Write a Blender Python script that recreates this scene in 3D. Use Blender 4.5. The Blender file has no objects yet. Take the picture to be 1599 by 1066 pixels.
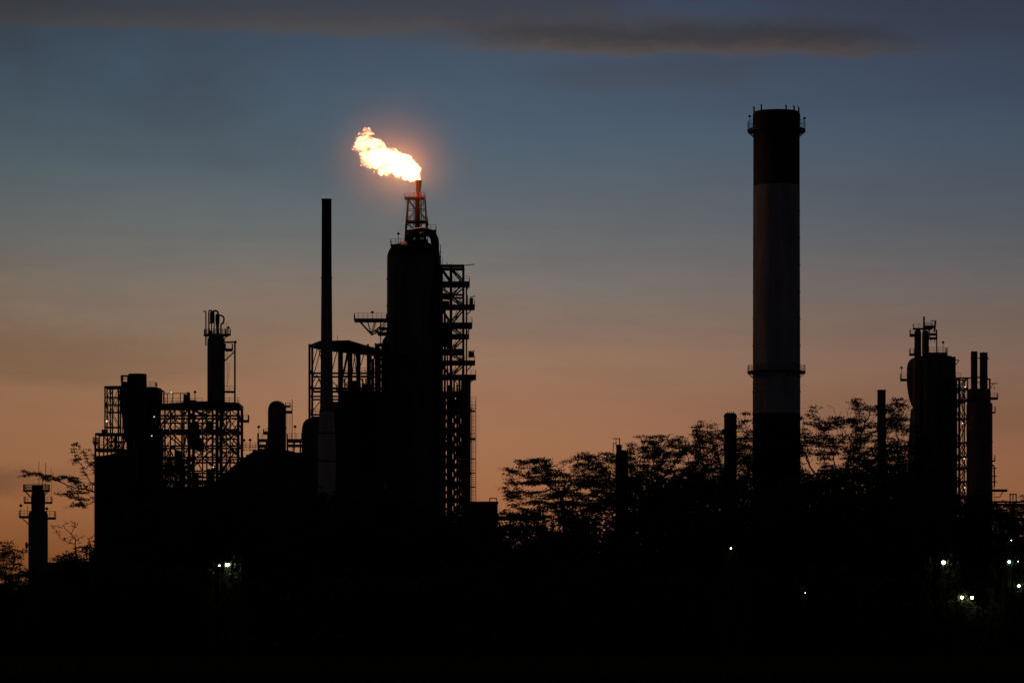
import bpy, math, random
import numpy as np
from mathutils import Vector, Matrix, Quaternion, noise

random.seed(7)
np.random.seed(7)
S = bpy.context.scene
COL = S.collection

# ------------------------------------------------------------------ camera
K = 0.00015            # tangent of one pixel of the 1599-wide photograph
CX, HZ, CZ = 799.5, 985.0, 1.8
cam_d = bpy.data.cameras.new('camera')
cam_d.sensor_width = 36.0
cam_d.lens = 36.0 / (K * 1599)
cam_d.shift_y = (HZ - 533) / 1599
cam_d.clip_start = 1.0
cam_d.clip_end = 40000
cam = bpy.data.objects.new('camera', cam_d)
cam.location = (0, 0, CZ)
cam.rotation_euler = (math.pi / 2, 0, 0)
COL.objects.link(cam)
S.camera = cam
S.view_settings.view_transform = 'Standard'
S.view_settings.look = 'None'
S.view_settings.exposure = 0
S.view_settings.gamma = 1
S.view_settings.use_curve_mapping = False
S.cycles.max_bounces = 6
S.cycles.volume_bounces = 0
S.cycles.volume_step_rate = 0.35
S.cycles.transparent_max_bounces = 16


def lin(c):
    return tuple((v / 255 / 12.92) if v / 255 <= 0.04045 else ((v / 255 + 0.055) / 1.055) ** 2.4 for v in c)


# ------------------------------------------------------------------ sky: afterglow by elevation and azimuth, cloud banks
W = bpy.data.worlds.new('World')
S.world = W
W.use_nodes = True
nt = W.node_tree
nt.nodes.clear()


def nn(t, **kw):
    n = nt.nodes.new(t)
    for k, v in kw.items():
        setattr(n, k, v)
    return n


def lk(a, b):
    nt.links.new(a, b)


def mth(op, a, b=None, c=None, clamp=False):
    n = nn('ShaderNodeMath', operation=op, use_clamp=clamp)
    for i, v in enumerate((a, b, c)):
        if v is None:
            continue
        if isinstance(v, (int, float)):
            n.inputs[i].default_value = v
        else:
            lk(v, n.inputs[i])
    return n.outputs[0]


def smooth(x, e0, e1):
    n = nn('ShaderNodeMapRange', interpolation_type='SMOOTHSTEP', clamp=True)
    lk(x, n.inputs[0])
    n.inputs[1].default_value = e0
    n.inputs[2].default_value = e1
    return n.outputs[0]


def mixc(f, a, b):
    n = nn('ShaderNodeMix', data_type='RGBA', clamp_factor=True)
    lk(f, n.inputs[0])
    for sock, v in ((n.inputs[6], a), (n.inputs[7], b)):
        if isinstance(v, tuple):
            sock.default_value = (*v, 1)
        else:
            lk(v, sock)
    return n.outputs[2]


tc = nn('ShaderNodeTexCoord')
sep = nn('ShaderNodeSeparateXYZ')
lk(tc.outputs['Generated'], sep.inputs[0])
az = mth('ARCTAN2', sep.outputs[0], sep.outputs[1])
el = mth('ARCSINE', sep.outputs[2])
elp = mth('MAXIMUM', el, 0.0)


def field(sx, sy, scale, detail, rough, off=0.0):
    cb = nn('ShaderNodeCombineXYZ')
    lk(mth('MULTIPLY', az, sx), cb.inputs[0])
    lk(mth('MULTIPLY', el, sy), cb.inputs[1])
    cb.inputs[2].default_value = off
    n = nn('ShaderNodeTexNoise')
    lk(cb.outputs[0], n.inputs['Vector'])
    n.inputs['Scale'].default_value = scale
    n.inputs['Detail'].default_value = detail
    n.inputs['Roughness'].default_value = rough
    return n.outputs[0]


n_bank = field(9, 45, 1.0, 5, 0.55, 0.3)
n_soft = field(14, 40, 1.0, 3, 0.5, 4.0)
n_streak = field(5, 90, 1.0, 4, 0.5, 9.0)
n_fine = field(90, 170, 1.0, 6, 0.75, 2.0)
n_patch = field(24, 34, 1.0, 4, 0.5, 21.0)
n_wisp = field(20, 120, 1.0, 7, 0.68, 33.0)

# elevation ramp, wobbling a little so the layers are not ruler-flat
elw = mth('MAXIMUM', mth('ADD', elp, mth('MULTIPLY', mth('SUBTRACT', n_soft, 0.5), 0.011)), 0.0)
# layers sink a little towards the right, away from the sunset
elw = mth('MAXIMUM', mth('ADD', elw, mth('MULTIPLY', mth('MAXIMUM', mth('MINIMUM', az, 0.3), -0.3), 0.03)), 0.0)
fac = mth('SQRT', mth('DIVIDE', elw, math.pi / 2))
ramp = nn('ShaderNodeValToRGB')
lk(fac, ramp.inputs[0])
stops = [(985, (112, 62, 38)), (900, (136, 80, 47)), (820, (153, 95, 62)), (740, (157, 104, 73)), (660, (155, 108, 81)),
         (600, (150, 110, 87)), (540, (141, 111, 94)), (480, (129, 110, 100)), (430, (117, 109, 106)), (370, (103, 104, 107)),
         (290, (88, 97, 107)), (200, (76, 90, 107)), (120, (68, 81, 100)), (0, (58, 65, 82))]
pos = [(math.sqrt((HZ - y) * K / (math.pi / 2)), c) for y, c in stops]
pos += [(math.sqrt(0.25 / 1.5708), (40, 47, 64)), (math.sqrt(0.5 / 1.5708), (26, 32, 47)), (1.0, (15, 19, 30))]
el0 = ramp.color_ramp.elements
el0[0].position, el0[0].color = pos[0][0], (*lin(pos[0][1]), 1)
el0[1].position, el0[1].color = pos[-1][0], (*lin(pos[-1][1]), 1)
for p, c in pos[1:-1]:
    e = el0.new(p)
    e.color = (*lin(c), 1)
sky = ramp.outputs[0]

# generic streaks of thin cloud
st = mth('MULTIPLY', mth('SUBTRACT', n_streak, 0.5), 0.13)
st = mth('ADD', st, mth('MULTIPLY', mth('SUBTRACT', n_fine, 0.5), 0.07))
vm = nn('ShaderNodeVectorMath', operation='SCALE')
lk(sky, vm.inputs[0])
lk(mth('ADD', st, 1.0), vm.inputs['Scale'])
sky = vm.outputs[0]


def bank(sky, py, px_ref, slope, half_up, half_dn, azl, azr, fade, amount, c_top, c_low, warp=0.012, patch=None):
    """a long flat cloud bank: darker on its upper side, glowing along its base"""
    e_c = (HZ - py) * K
    a_r = (px_ref - CX) * K
    d = mth('SUBTRACT', el, e_c)
    d = mth('ADD', d, mth('MULTIPLY', mth('SUBTRACT', az, a_r), slope))
    d = mth('ADD', d, mth('MULTIPLY', mth('SUBTRACT', n_bank, 0.5), warp))
    d = mth('ADD', d, mth('MULTIPLY', mth('SUBTRACT', n_fine, 0.5), 0.006))
    up = smooth(d, half_up * K, half_up * K * 0.1)
    dn = smooth(d, -half_dn * K, -half_dn * K * 0.35)
    m = mth('MULTIPLY', up, dn)
    azw = mth('ADD', az, mth('MULTIPLY', mth('SUBTRACT', n_bank, 0.5), 0.05))
    m = mth('MULTIPLY', m, smooth(azw, azr, azr - fade))
    m = mth('MULTIPLY', m, smooth(azw, azl, azl + fade))
    m = mth('MULTIPLY', m, amount)
    if patch is not None:
        m = mth('MULTIPLY', m, patch)
    col = mixc(smooth(d, -half_dn * K, half_up * K * 0.4), c_low, c_top)
    return mixc(m, sky, col)


A = lambda px: (px - CX) * K
sky = bank(sky, 28, 700, 0.012, 60, 34, A(-2600), A(1420), 0.10, 0.80, lin((60, 60, 68)), lin((82, 74, 72)))
sky = bank(sky, 68, 1200, 0.026, 38, 32, A(640), A(1545), 0.040, 0.90, lin((58, 56, 61)), lin((90, 78, 71)), 0.009)
sky = bank(sky, 118, 1030, -0.01, 40, 40, A(800), A(1260), 0.02, 0.40, lin((66, 68, 78)), lin((74, 76, 84)), 0.014)
sky = bank(sky, 20, 1120, 0.02, 22, 18, A(930), A(1300), 0.02, 0.55, lin((60, 74, 98)), lin((58, 70, 92)), 0.008)
patch = smooth(n_patch, 0.18, 0.74)
wisp = smooth(n_wisp, 0.38, 0.66)
sky = bank(sky, 130, 280, 0.14, 210, 190, A(-400), A(700), 0.09, 0.62, lin((52, 54, 60)), lin((66, 66, 69)), 0.03, patch)
sky = bank(sky, 250, 470, 0.05, 80, 60, A(300), A(640), 0.03, 0.30, lin((72, 78, 88)), lin((80, 82, 88)), 0.03, patch)
sky = bank(sky, 430, 1000, 0.01, 260, 300, A(-2600), A(3600), 0.2, 0.11, lin((74, 70, 74)), lin((112, 84, 74)), 0.02, wisp)
sky = bank(sky, 752, 40, 0.02, 34, 30, A(-1500), A(150), 0.03, 0.55, lin((96, 66, 54)), lin((104, 68, 50)), 0.004)
sky = bank(sky, 548, 200, 0.05, 70, 50, A(-900), A(520), 0.05, 0.38, lin((106, 84, 70)), lin((118, 84, 64)), 0.02)
sky = bank(sky, 640, 1250, -0.02, 60, 60, A(900), A(2600), 0.06, 0.25, lin((112, 84, 70)), lin((116, 82, 64)), 0.02)

# brightest towards the set sun (left of centre), fading round the compass
da = mth('ABSOLUTE', mth('SUBTRACT', az, A(640)))
g = mth('DIVIDE', 1.0, mth('ADD', 1.0, mth('POWER', mth('DIVIDE', da, 0.17), 2.0)))
g = mth('ADD', mth('MULTIPLY', g, 0.62), 0.38)
# a touch greener on the sunset side, pinker away from it
tint = mixc(smooth(az, -0.13, 0.13), (0.95, 1.025, 0.955), (0.99, 0.985, 0.985))
tm = nn('ShaderNodeMix', data_type='RGBA', blend_type='MULTIPLY')
tm.inputs[0].default_value = 1.0
lk(sky, tm.inputs[6])
lk(tint, tm.inputs[7])
sky = tm.outputs[2]
below = smooth(el, -0.02, 0.0)
g = mth('MULTIPLY', g, mth('ADD', mth('MULTIPLY', below, 0.9), 0.1))
vm2 = nn('ShaderNodeVectorMath', operation='SCALE')
lk(sky, vm2.inputs[0])
lk(g, vm2.inputs['Scale'])
bg = nn('ShaderNodeBackground')
lk(vm2.outputs[0], bg.inputs[0])
bg.inputs[1].default_value = 1.10
out = nn('ShaderNodeOutputWorld')
lk(bg.outputs[0], out.inputs[0])

# ------------------------------------------------------------------ materials
MATS = {}


def mat(name, c1, c2=None, rough=0.7, scale=0.6, metal=0.0, bump=0.0, seams=0.0, stretch=(1, 1, 1), detail=6):
    m = bpy.data.materials.new(name)
    m.use_nodes = True
    t = m.node_tree
    b = t.nodes['Principled BSDF']
    b.inputs['Roughness'].default_value = rough
    b.inputs['Metallic'].default_value = metal
    b.inputs['Specular IOR Level'].default_value = 0.25
    c2 = c2 or tuple(v * 0.55 for v in c1)
    tcn = t.nodes.new('ShaderNodeTexCoord')
    mp = t.nodes.new('ShaderNodeMapping')
    mp.inputs['Scale'].default_value = stretch
    t.links.new(tcn.outputs['Object'], mp.inputs[0])
    n = t.nodes.new('ShaderNodeTexNoise')
    n.inputs['Scale'].default_value = scale
    n.inputs['Detail'].default_value = detail
    n.inputs['Roughness'].default_value = 0.65
    t.links.new(mp.outputs[0], n.inputs['Vector'])
    r = t.nodes.new('ShaderNodeValToRGB')
    r.color_ramp.elements[0].position = 0.36
    r.color_ramp.elements[0].color = (*c2, 1)
    r.color_ramp.elements[1].position = 0.64
    r.color_ramp.elements[1].color = (*c1, 1)
    t.links.new(n.outputs[0], r.inputs[0])
    t.links.new(r.outputs[0], b.inputs['Base Color'])
    if bump or seams:
        bp = t.nodes.new('ShaderNodeBump')
        bp.inputs['Strength'].default_value = 0.5
        bp.inputs['Distance'].default_value = 0.05
        t.links.new(n.outputs[0], bp.inputs['Height'])
        t.links.new(bp.outputs[0], b.inputs['Normal'])
    MATS[name] = m
    return m


mat('dark_steel', (0.030, 0.027, 0.025), (0.018, 0.014, 0.012), 0.6, 1.2)
mat('galvanised', (0.05, 0.05, 0.05), (0.03, 0.028, 0.026), 0.5, 1.0)
mat('cladding', (0.105, 0.085, 0.068), (0.055, 0.043, 0.034), 0.55, 0.35, 0.0, 0.2, stretch=(1, 1, 0.3))
mat('pale_cladding', (0.34, 0.35, 0.34), (0.2, 0.205, 0.2), 0.5, 0.3, 0.0, 0.2, stretch=(1, 1, 0.2))
mat('concrete', (0.29, 0.325, 0.36), (0.17, 0.185, 0.20), 0.85, 0.55, 0.0, 0.3, stretch=(1, 1, 0.16), detail=9)
mat('dark_band', (0.044, 0.042, 0.044), (0.028, 0.027, 0.028), 0.8, 0.4, 0.0, 0.2, stretch=(1, 1, 0.35))
mat('stack_steel', (0.13, 0.13, 0.125), (0.07, 0.068, 0.065), 0.6, 0.5, stretch=(1, 1, 0.2))
mat('rust_steel', (0.20, 0.060, 0.035), (0.09, 0.030, 0.020), 0.75, 0.8, stretch=(1, 1, 0.2))
mat('red_paint', (0.60, 0.080, 0.035), (0.34, 0.05, 0.025), 0.55, 1.2)
mat('brown_paint', (0.11, 0.030, 0.018), (0.06, 0.018, 0.012), 0.6, 0.8)
mat('bark', (0.035, 0.028, 0.022), (0.02, 0.016, 0.012), 0.9, 3.0)
mat('soil', (0.016, 0.013, 0.009), (0.009, 0.008, 0.006), 0.95, 0.05, 0.0, 0.4)
mat('sheet_metal', (0.05, 0.045, 0.042), (0.03, 0.026, 0.024), 0.6, 0.3)


def leafmat(name, c1, c2):
    m = mat(name, c1, c2, 0.6, 0.8)
    t = m.node_tree
    b = t.nodes['Principled BSDF']
    tr = t.nodes.new('ShaderNodeBsdfTranslucent')
    src = b.inputs['Base Color'].links[0].from_socket
    t.links.new(src, tr.inputs[0])
    mx = t.nodes.new('ShaderNodeMixShader')
    mx.inputs[0].default_value = 0.3
    t.links.new(b.outputs[0], mx.inputs[1])
    t.links.new(tr.outputs[0], mx.inputs[2])
    t.links.new(mx.outputs[0], t.nodes['Material Output'].inputs[0])


leafmat('leaf', (0.045, 0.070, 0.020), (0.022, 0.040, 0.012))
leafmat('leaf_olive', (0.060, 0.066, 0.022), (0.030, 0.036, 0.012))


def emat(name, c, s):
    m = bpy.data.materials.new(name)
    m.use_nodes = True
    b = m.node_tree.nodes['Principled BSDF']
    b.inputs['Base Color'].default_value = (0.8, 0.8, 0.8, 1)
    b.inputs['Emission Color'].default_value = (*c, 1)
    b.inputs['Emission Strength'].default_value = s
    MATS[name] = m


emat('lamp_white', (1.0, 0.96, 0.86), 16)
emat('lamp_green', (0.72, 1.0, 0.72), 60)
emat('lamp_cyan', (0.60, 1.0, 0.95), 30)
emat('lamp_warm', (1.0, 0.88, 0.62), 45)
emat('bulb_white', (0.90, 1.0, 0.90), 1.4)
emat('bulb_warm', (1.0, 0.85, 0.60), 1.4)

# ------------------------------------------------------------------ helpers


def newmesh(name, verts, faces, material, smooth_ang=None):
    me = bpy.data.meshes.new(name)
    me.from_pydata([tuple(v) for v in verts], [], faces)
    me.materials.append(MATS[material])
    if smooth_ang is not None:
        me.polygons.foreach_set('use_smooth', [True] * len(me.polygons))
        me.set_sharp_from_angle(angle=math.radians(smooth_ang))
    me.update()
    return me


UNIT = {}


def unit(kind, material):
    k = (kind, material)
    if k in UNIT:
        return UNIT[k]
    v, f = [], []
    if kind == 'bar':
        # an H-section: two flanges and a web
        def bx(x0, x1, y0, y1):
            s = len(v)
            for z in (0, 1):
                v.extend([(x0, y0, z), (x1, y0, z), (x1, y1, z), (x0, y1, z)])
            f.extend([(s, s + 3, s + 2, s + 1), (s + 4, s + 5, s + 6, s + 7)] +
                     [(s + i, s + (i + 1) % 4, s + 4 + (i + 1) % 4, s + 4 + i) for i in range(4)])
        bx(-.5, .5, -.5, -.38)
        bx(-.5, .5, .38, .5)
        bx(-.08, .08, -.38, .38)
        me = newmesh('steel_section', v, f, material)
    elif kind == 'box':
        for z in (0, 1):
            v.extend([(-.5, -.5, z), (.5, -.5, z), (.5, .5, z), (-.5, .5, z)])
        f = [(0, 3, 2, 1), (4, 5, 6, 7)] + [(i, (i + 1) % 4, 4 + (i + 1) % 4, 4 + i) for i in range(4)]
        me = newmesh('square_bar', v, f, material)
    else:
        n = 10
        for z in (0, 1):
            for i in range(n):
                a = 2 * math.pi * i / n
                v.append((.5 * math.cos(a), .5 * math.sin(a), z))
        f = [tuple(range(n - 1, -1, -1)), tuple(range(n, 2 * n))] + [(i, (i + 1) % n, n + (i + 1) % n, n + i) for i in range(n)]
        me = newmesh('round_tube', v, f, material, 50)
    UNIT[k] = me
    return me


class Acc:
    """collects boxes and tubes in world coordinates for ONE mesh"""

    def __init__(s):
        s.v, s.f = [], []

    def tube(s, p, q, r, n=6, r2=None):
        p, q = Vector(p), Vector(q)
        d = (q - p)
        if d.length < 1e-6:
            return
        rot = d.to_track_quat('Z', 'X')
        r2 = r if r2 is None else r2
        b = len(s.v)
        for c, rr in ((p, r), (q, r2)):
            for i in range(n):
                a = 2 * math.pi * (i + .5) / n
                s.v.append(c + rot @ Vector((rr * math.cos(a), rr * math.sin(a), 0)))
        s.f += [tuple(b + i for i in range(n - 1, -1, -1)), tuple(b + n + i for i in range(n))]
        s.f += [(b + i, b + (i + 1) % n, b + n + (i + 1) % n, b + n + i) for i in range(n)]

    def sweep(s, pts, r, n=8):
        pts = [Vector(p) for p in pts]
        b = len(s.v)
        up = None
        for i, p in enumerate(pts):
            d = (pts[min(i + 1, len(pts) - 1)] - pts[max(i - 1, 0)]).normalized()
            if up is None:
                up = d.orthogonal().normalized()
            up = (up - d * up.dot(d)).normalized()
            sd = d.cross(up)
            rr = r[i] if isinstance(r, (list, tuple)) else r
            for j in range(n):
                a = 2 * math.pi * j / n
                s.v.append(p + (up * math.cos(a) + sd * math.sin(a)) * rr)
        m = len(pts)
        for i in range(m - 1):
            for j in range(n):
                s.f.append((b + i * n + j, b + i * n + (j + 1) % n, b + (i + 1) * n + (j + 1) % n, b + (i + 1) * n + j))
        s.f += [tuple(b + j for j in range(n - 1, -1, -1)), tuple(b + (m - 1) * n + j for j in range(n))]

    def box(s, x0, x1, y0, y1, z0, z1):
        b = len(s.v)
        for z in (z0, z1):
            s.v += [Vector((x0, y0, z)), Vector((x1, y0, z)), Vector((x1, y1, z)), Vector((x0, y1, z))]
        s.f += [(b, b + 3, b + 2, b + 1), (b + 4, b + 5, b + 6, b + 7)]
        s.f += [(b + i, b + (i + 1) % 4, b + 4 + (i + 1) % 4, b + 4 + i) for i in range(4)]

    def lathe(s, cx, cy, prof, n=32, cap=True):
        b = len(s.v)
        for r, z in prof:
            for j in range(n):
                a = 2 * math.pi * j / n
                s.v.append(Vector((cx + r * math.cos(a), cy + r * math.sin(a), z)))
        m = len(prof)
        for i in range(m - 1):
            for j in range(n):
                s.f.append((b + i * n + j, b + i * n + (j + 1) % n, b + (i + 1) * n + (j + 1) % n, b + (i + 1) * n + j))
        if cap:
            s.f += [tuple(b + j for j in range(n - 1, -1, -1)), tuple(b + (m - 1) * n + j for j in range(n))]

    def ring(s, cx, cy, r0, r1, z0, z1, n=32):
        s.lathe(cx, cy, [(r0, z0), (r1, z0), (r1, z1), (r0, z1), (r0, z0)], n, False)


class Thing:
    def __init__(s, name, label, cat, px, D, group=None):
        s.D = D
        s.k = K * D
        s.root = bpy.data.objects.new(name, None)
        s.root.empty_display_size = 1
        s.root.location = ((px - CX) * s.k, D, 0)
        COL.objects.link(s.root)
        s.root['label'] = label
        s.root['category'] = cat
        if group:
            s.root['group'] = group
        s.origin = Vector(s.root.location)

    # photo pixel + metres of depth behind the thing's own plane -> world
    def w(s, px, py, dd=0.0):
        return Vector(((px - CX) * s.k, s.D + dd, max(CZ + (HZ - py) * s.k, 0.0)))

    def add(s, name, acc, material, parent=None, sm=40, label=None, kind=None):
        par = parent or s.root
        o0 = s.origin + (Vector(parent.location) if parent else Vector((0, 0, 0)))
        me = newmesh(name, [v - o0 for v in acc.v], acc.f, material, sm)
        o = bpy.data.objects.new(name, me)
        COL.objects.link(o)
        o.parent = par
        if label:
            o['label'] = label
        if kind:
            o['kind'] = kind
        return o

    def bar(s, name, p, q, wpx, material='dark_steel', kind='bar'):
        a, b = s.w(*p), s.w(*q)
        d = b - a
        if d.length < 0.05:
            return None
        o = bpy.data.objects.new(name, unit(kind, material))
        o.location = a - s.origin
        o.rotation_mode = 'QUATERNION'
        o.rotation_quaternion = d.to_track_quat('Z', 'X')
        o.scale = (wpx * s.k, wpx * s.k, d.length)
        COL.objects.link(o)
        o.parent = s.root
        return o

    def tubebar(s, name, p, q, wpx, material='dark_steel'):
        return s.bar(name, p, q, wpx, material, 'tube')

    def lathe(s, name, px, prof, material, dd=0.0, parent=None, n=40, label=None):
        a = Acc()
        c = s.w(px, 500, dd)
        pr = [(max(r * s.k, 0.001), max(CZ + (HZ - y) * s.k, 0.0)) for r, y in prof]
        a.lathe(c.x, c.y, pr, n)
        return s.add(name, a, material, parent, 35, label)

    def box(s, name, x0, y0, x1, y1, d0, d1, material, parent=None):
        a = Acc()
        p, q = s.w(x0, y1), s.w(x1, y0)
        a.box(p.x, q.x, s.D + d0, s.D + d1, p.z, q.z)
        return s.add(name, a, material, parent, None)

    def rail_mesh(s, acc, pts, h, closed=False, step=7.5, r=0.045):
        """pts in world at deck level; h in metres"""
        up = Vector((0, 0, h))
        n = len(pts)
        for i in range(n if closed else n - 1):
            p, q = pts[i], pts[(i + 1) % n]
            for fz in (1.0, 0.52):
                acc.tube(p + up * fz, q + up * fz, r if fz == 1 else r * .8, 4)
            m = max(1, round((q - p).length / (step * s.k)))
            for j in range(m + (0 if closed or i < n - 2 else 1)):
                t = p.lerp(q, j / m)
                acc.tube(t, t + up, r, 4)
            acc.tube(p + Vector((0, 0, .07)), q + Vector((0, 0, .07)), .06, 4)

    def railing(s, pts, py, h=9, parent=None, material='dark_steel', r=0.045, step=7.5):
        a = Acc()
        s.rail_mesh(a, [s.w(x, py, d) for x, d in pts], h * s.k, r=r, step=step)
        return s.add('railing', a, material, parent, None)

    def deck(s, x0, x1, py, d0=-1, d1=3, t=2.5, h=9, material='dark_steel', name='platform', brace=None, r=0.045):
        """rectangular grating deck with handrail round it; brace = (px to lean on, drop px)"""
        p = s.box(name, x0, py, x1, py + t, d0, d1, material)
        if h:
            s.railing([(x0, d1 - .05), (x0, d0 + .05), (x1, d0 + .05), (x1, d1 - .05)], py, h, p, material, r)
        if brace:
            a = Acc()
            for d in (d0 + .15, d1 - .15):
                far = x0 if abs(brace[0] - x0) > abs(brace[0] - x1) else x1
                a.tube(s.w(far, py + t, d), s.w(brace[0], py + t + brace[1], d), .09, 6)
            s.add('bracket', a, material, p, None)
        return p

    def ringdeck(s, px, rpx, over, py, h=9, dd=0.0, t=2.5, material='dark_steel', a0=0, a1=360, brackets=10):
        """annular walkway round a vertical cylinder, with handrail and brackets"""
        c = s.w(px, py, dd)
        r0, r1 = rpx * s.k, (rpx + over) * s.k
        a = Acc()
        n = 40
        full = (a1 - a0) >= 360
        seg = n if full else max(6, int(n * (a1 - a0) / 360))
        zt, zb = c.z, c.z - t * s.k
        angs = [math.radians(a0 + (a1 - a0) * i / seg) for i in range(seg + 1)]
        b = len(a.v)
        for g in angs:
            for rr, z in ((r0, zb), (r1, zb), (r1, zt), (r0, zt)):
                a.v.append(Vector((c.x + rr * math.cos(g), c.y + rr * math.sin(g), z)))
        for i in range(seg):
            for j in range(4):
                a.f.append((b + i * 4 + j, b + i * 4 + (j + 1) % 4, b + (i + 1) * 4 + (j + 1) % 4, b + (i + 1) * 4 + j))
        if not full:
            a.f += [(b, b + 3, b + 2, b + 1), (b + seg * 4, b + seg * 4 + 1, b + seg * 4 + 2, b + seg * 4 + 3)]
        p = s.add('platform', a, material, None, None)
        ra = Acc()
        rr = r1 - .06
        pts = [Vector((c.x + rr * math.cos(g), c.y + rr * math.sin(g), zt)) for g in angs]
        s.rail_mesh(ra, pts, h * s.k, step=6)
        s.add('railing', ra, material, p, None)
        for i in range(brackets):
            ba = Acc()
            g = math.radians(a0 + (a1 - a0) * (i + .5) / brackets)
            e = Vector((math.cos(g), math.sin(g), 0))
            ba.tube(Vector((c.x, c.y, zb)) + e * (r1 - .1), Vector((c.x, c.y, zb - over * s.k * .8)) + e * (r0 + .03), .07, 4)
            s.add('bracket', ba, material, p, None)
        return p

    def pipe(s, pts, wpx, material='dark_steel', name='pipe', bend=6):
        """pipe along px/py/dd points with rounded corners"""
        P = [s.w(*p) for p in pts]
        o = [P[0]]
        for i in range(1, len(P) - 1):
            a, b, c = P[i - 1], P[i], P[i + 1]
            l = min(bend * s.k, (a - b).length * .48, (c - b).length * .48)
            p0, p1 = b + (a - b).normalized() * l, b + (c - b).normalized() * l
            for j in range(6):
                t = j / 5
                o.append(p0 * (1 - t) ** 2 + b * 2 * t * (1 - t) + p1 * t ** 2)
        o.append(P[-1])
        a = Acc()
        a.sweep(o, wpx * s.k / 2, 10)
        return s.add(name, a, material, None, 40)

    def ladder(s, px, py0, py1, dd=-1.0, wpx=4, cage=True, material='dark_steel', side=False):
        a = Acc()
        p0, p1 = s.w(px - wpx / 2, py0, dd), s.w(px + wpx / 2, py0, dd)
        z1 = s.w(px, py1).z
        for p in (p0, p1):
            a.tube(p, (p.x, p.y, z1), .05, 4)
        z = z1 + .3
        while z < p0.z:
            a.tube((p0.x, p0.y, z), (p1.x, p1.y, z), .03, 4)
            z += .45
        o = s.add('ladder', a, material, None, None)
        if cage:
            c = Acc()
            cx, R = (p0.x + p1.x) / 2, (p1.x - p0.x) * .75
            z = z1 + 2.2
            an = [math.radians(150 + 240 * i / 8) for i in range(9)]
            while z < p0.z + .9:
                q = [Vector((cx + R * math.cos(g), p0.y - R * .55 + R * math.sin(g), z)) for g in an]
                for i in range(8):
                    c.tube(q[i], q[i + 1], .03, 4)
                z += .75
            for g in an[1::2]:
                e = Vector((cx + R * math.cos(g), p0.y - R * .55 + R * math.sin(g), 0))
                c.tube(e + Vector((0, 0, z1 + 2.2)), e + Vector((0, 0, p0.z + .9)), .025, 4)
            s.add('cage', c, material, o, None)
        return o

    def light(s, px, py, dd=-1.2, material='bulb_white', r=.11):
        """small bulkhead lamp: bulb on a bent stem"""
        c = s.w(px, py, dd)
        a = Acc()
        a.lathe(c.x, c.y, [(r * .3, c.z - r), (r * .85, c.z - r * .6), (r, c.z), (r * .8, c.z + r * .6), (r * .3, c.z + r * .9)], 10)
        o = s.add('lamp', a, material, None, 60)
        b = Acc()
        b.sweep([c + Vector((0, 0, r * .95)), c + Vector((0, .1, r * 2)), c + Vector((0, .5, r * 2.4)), c + Vector((0, min(abs(dd) * .8, 1.2), r * 2.4))], .04, 5)
        b.lathe(c.x, c.y, [(r * .5, c.z + r * .9), (r * 1.0, c.z + r * .95), (r * .4, c.z + r * 1.6)], 10)
        s.add('bracket', b, 'dark_steel', o, 40)
        return o

    def mast(s, px, py0, py1, dd=0, wpx=1.2, head=True, material='dark_steel'):
        """thin pole with a small unlit luminaire on top"""
        a = Acc()
        p, q = s.w(px, py1, dd), s.w(px, py0, dd)
        a.tube(p, q, wpx * s.k / 2, 6)
        o = s.add('light_pole' if head else 'lightning_rod', a, material, None, 40)
        if head:
            h = Acc()
            h.lathe(q.x, q.y, [(.1, q.z), (.3, q.z + .1), (.32, q.z + .3), (.12, q.z + .5)], 10)
            s.add('lamp_head', h, material, o, 40)
        return o


def frame(t, cols, levels, dds, cw, bw, braces=None, zig=None, brw=2.2, bottom=985, material='dark_steel', skip_beam=()):
    """steel frame: columns at px cols, beams at py levels, depth planes dds"""
    top = levels[0]
    for d in dds:
        for c in cols:
            t.bar('column', (c, top, d), (c, bottom, d), cw, material)
        for l in levels:
            for a, b in zip(cols[:-1], cols[1:]):
                if (a, l) in skip_beam:
                    continue
                t.bar('beam', (a + cw * .5, l + bw * .5, d), (b - cw * .5, l + bw * .5, d), bw, material)
    for d0, d1 in zip(dds[:-1], dds[1:]):
        for l in levels:
            for c in cols:
                t.bar('beam', (c, l + bw * .5, d0 + cw * t.k * .5), (c, l + bw * .5, d1 - cw * t.k * .5), bw * .8, material)
    if braces:
        for (c0, c1, l0, l1, kind, d) in braces:
            if kind in 'XD':
                t.bar('brace', (c0, l0, d - .12), (c1, l1, d - .12), brw, material)
            if kind in 'XU':
                t.bar('brace', (c0, l1, d + .12), (c1, l0, d + .12), brw, material)
            if kind == 'V':
                m = (c0 + c1) / 2
                t.bar('brace', (c0, l0, d - .12), (m, l1, d - .12), brw, material)
                t.bar('brace', (c1, l0, d - .12), (m, l1, d - .12), brw, material)
            if kind == 'A':
                m = (c0 + c1) / 2
                t.bar('brace', (c0, l1, d - .12), (m, l0, d - .12), brw, material)
                t.bar('brace', (c1, l1, d - .12), (m, l0, d - .12), brw, material)


# ------------------------------------------------------------------ ground
def make_ground():
    v, f = [], []
    ys = [-300, 0, 100, 140, 160, 180, 200, 220, 240, 260, 300, 400, 600, 900, 1500, 3000, 8000, 20000]
    nx = 60
    for y in ys:
        hw = max(400, y * .8 + 400)
        for i in range(nx + 1):
            x = -hw + 2 * hw * i / nx
            z = 0.22 * noise.noise(Vector((x * .06, y * .06, 0))) - .25 if 120 < y < 320 else -.25
            v.append((x, y, min(z, -.01)))
    for j in range(len(ys) - 1):
        for i in range(nx):
            a = j * (nx + 1) + i
            f.append((a, a + 1, a + nx + 2, a + nx + 1))
    me = newmesh('ground', v, f, 'soil', 180)
    o = bpy.data.objects.new('ground', me)
    COL.objects.link(o)
    o['kind'] = 'structure'


make_ground()

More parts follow.
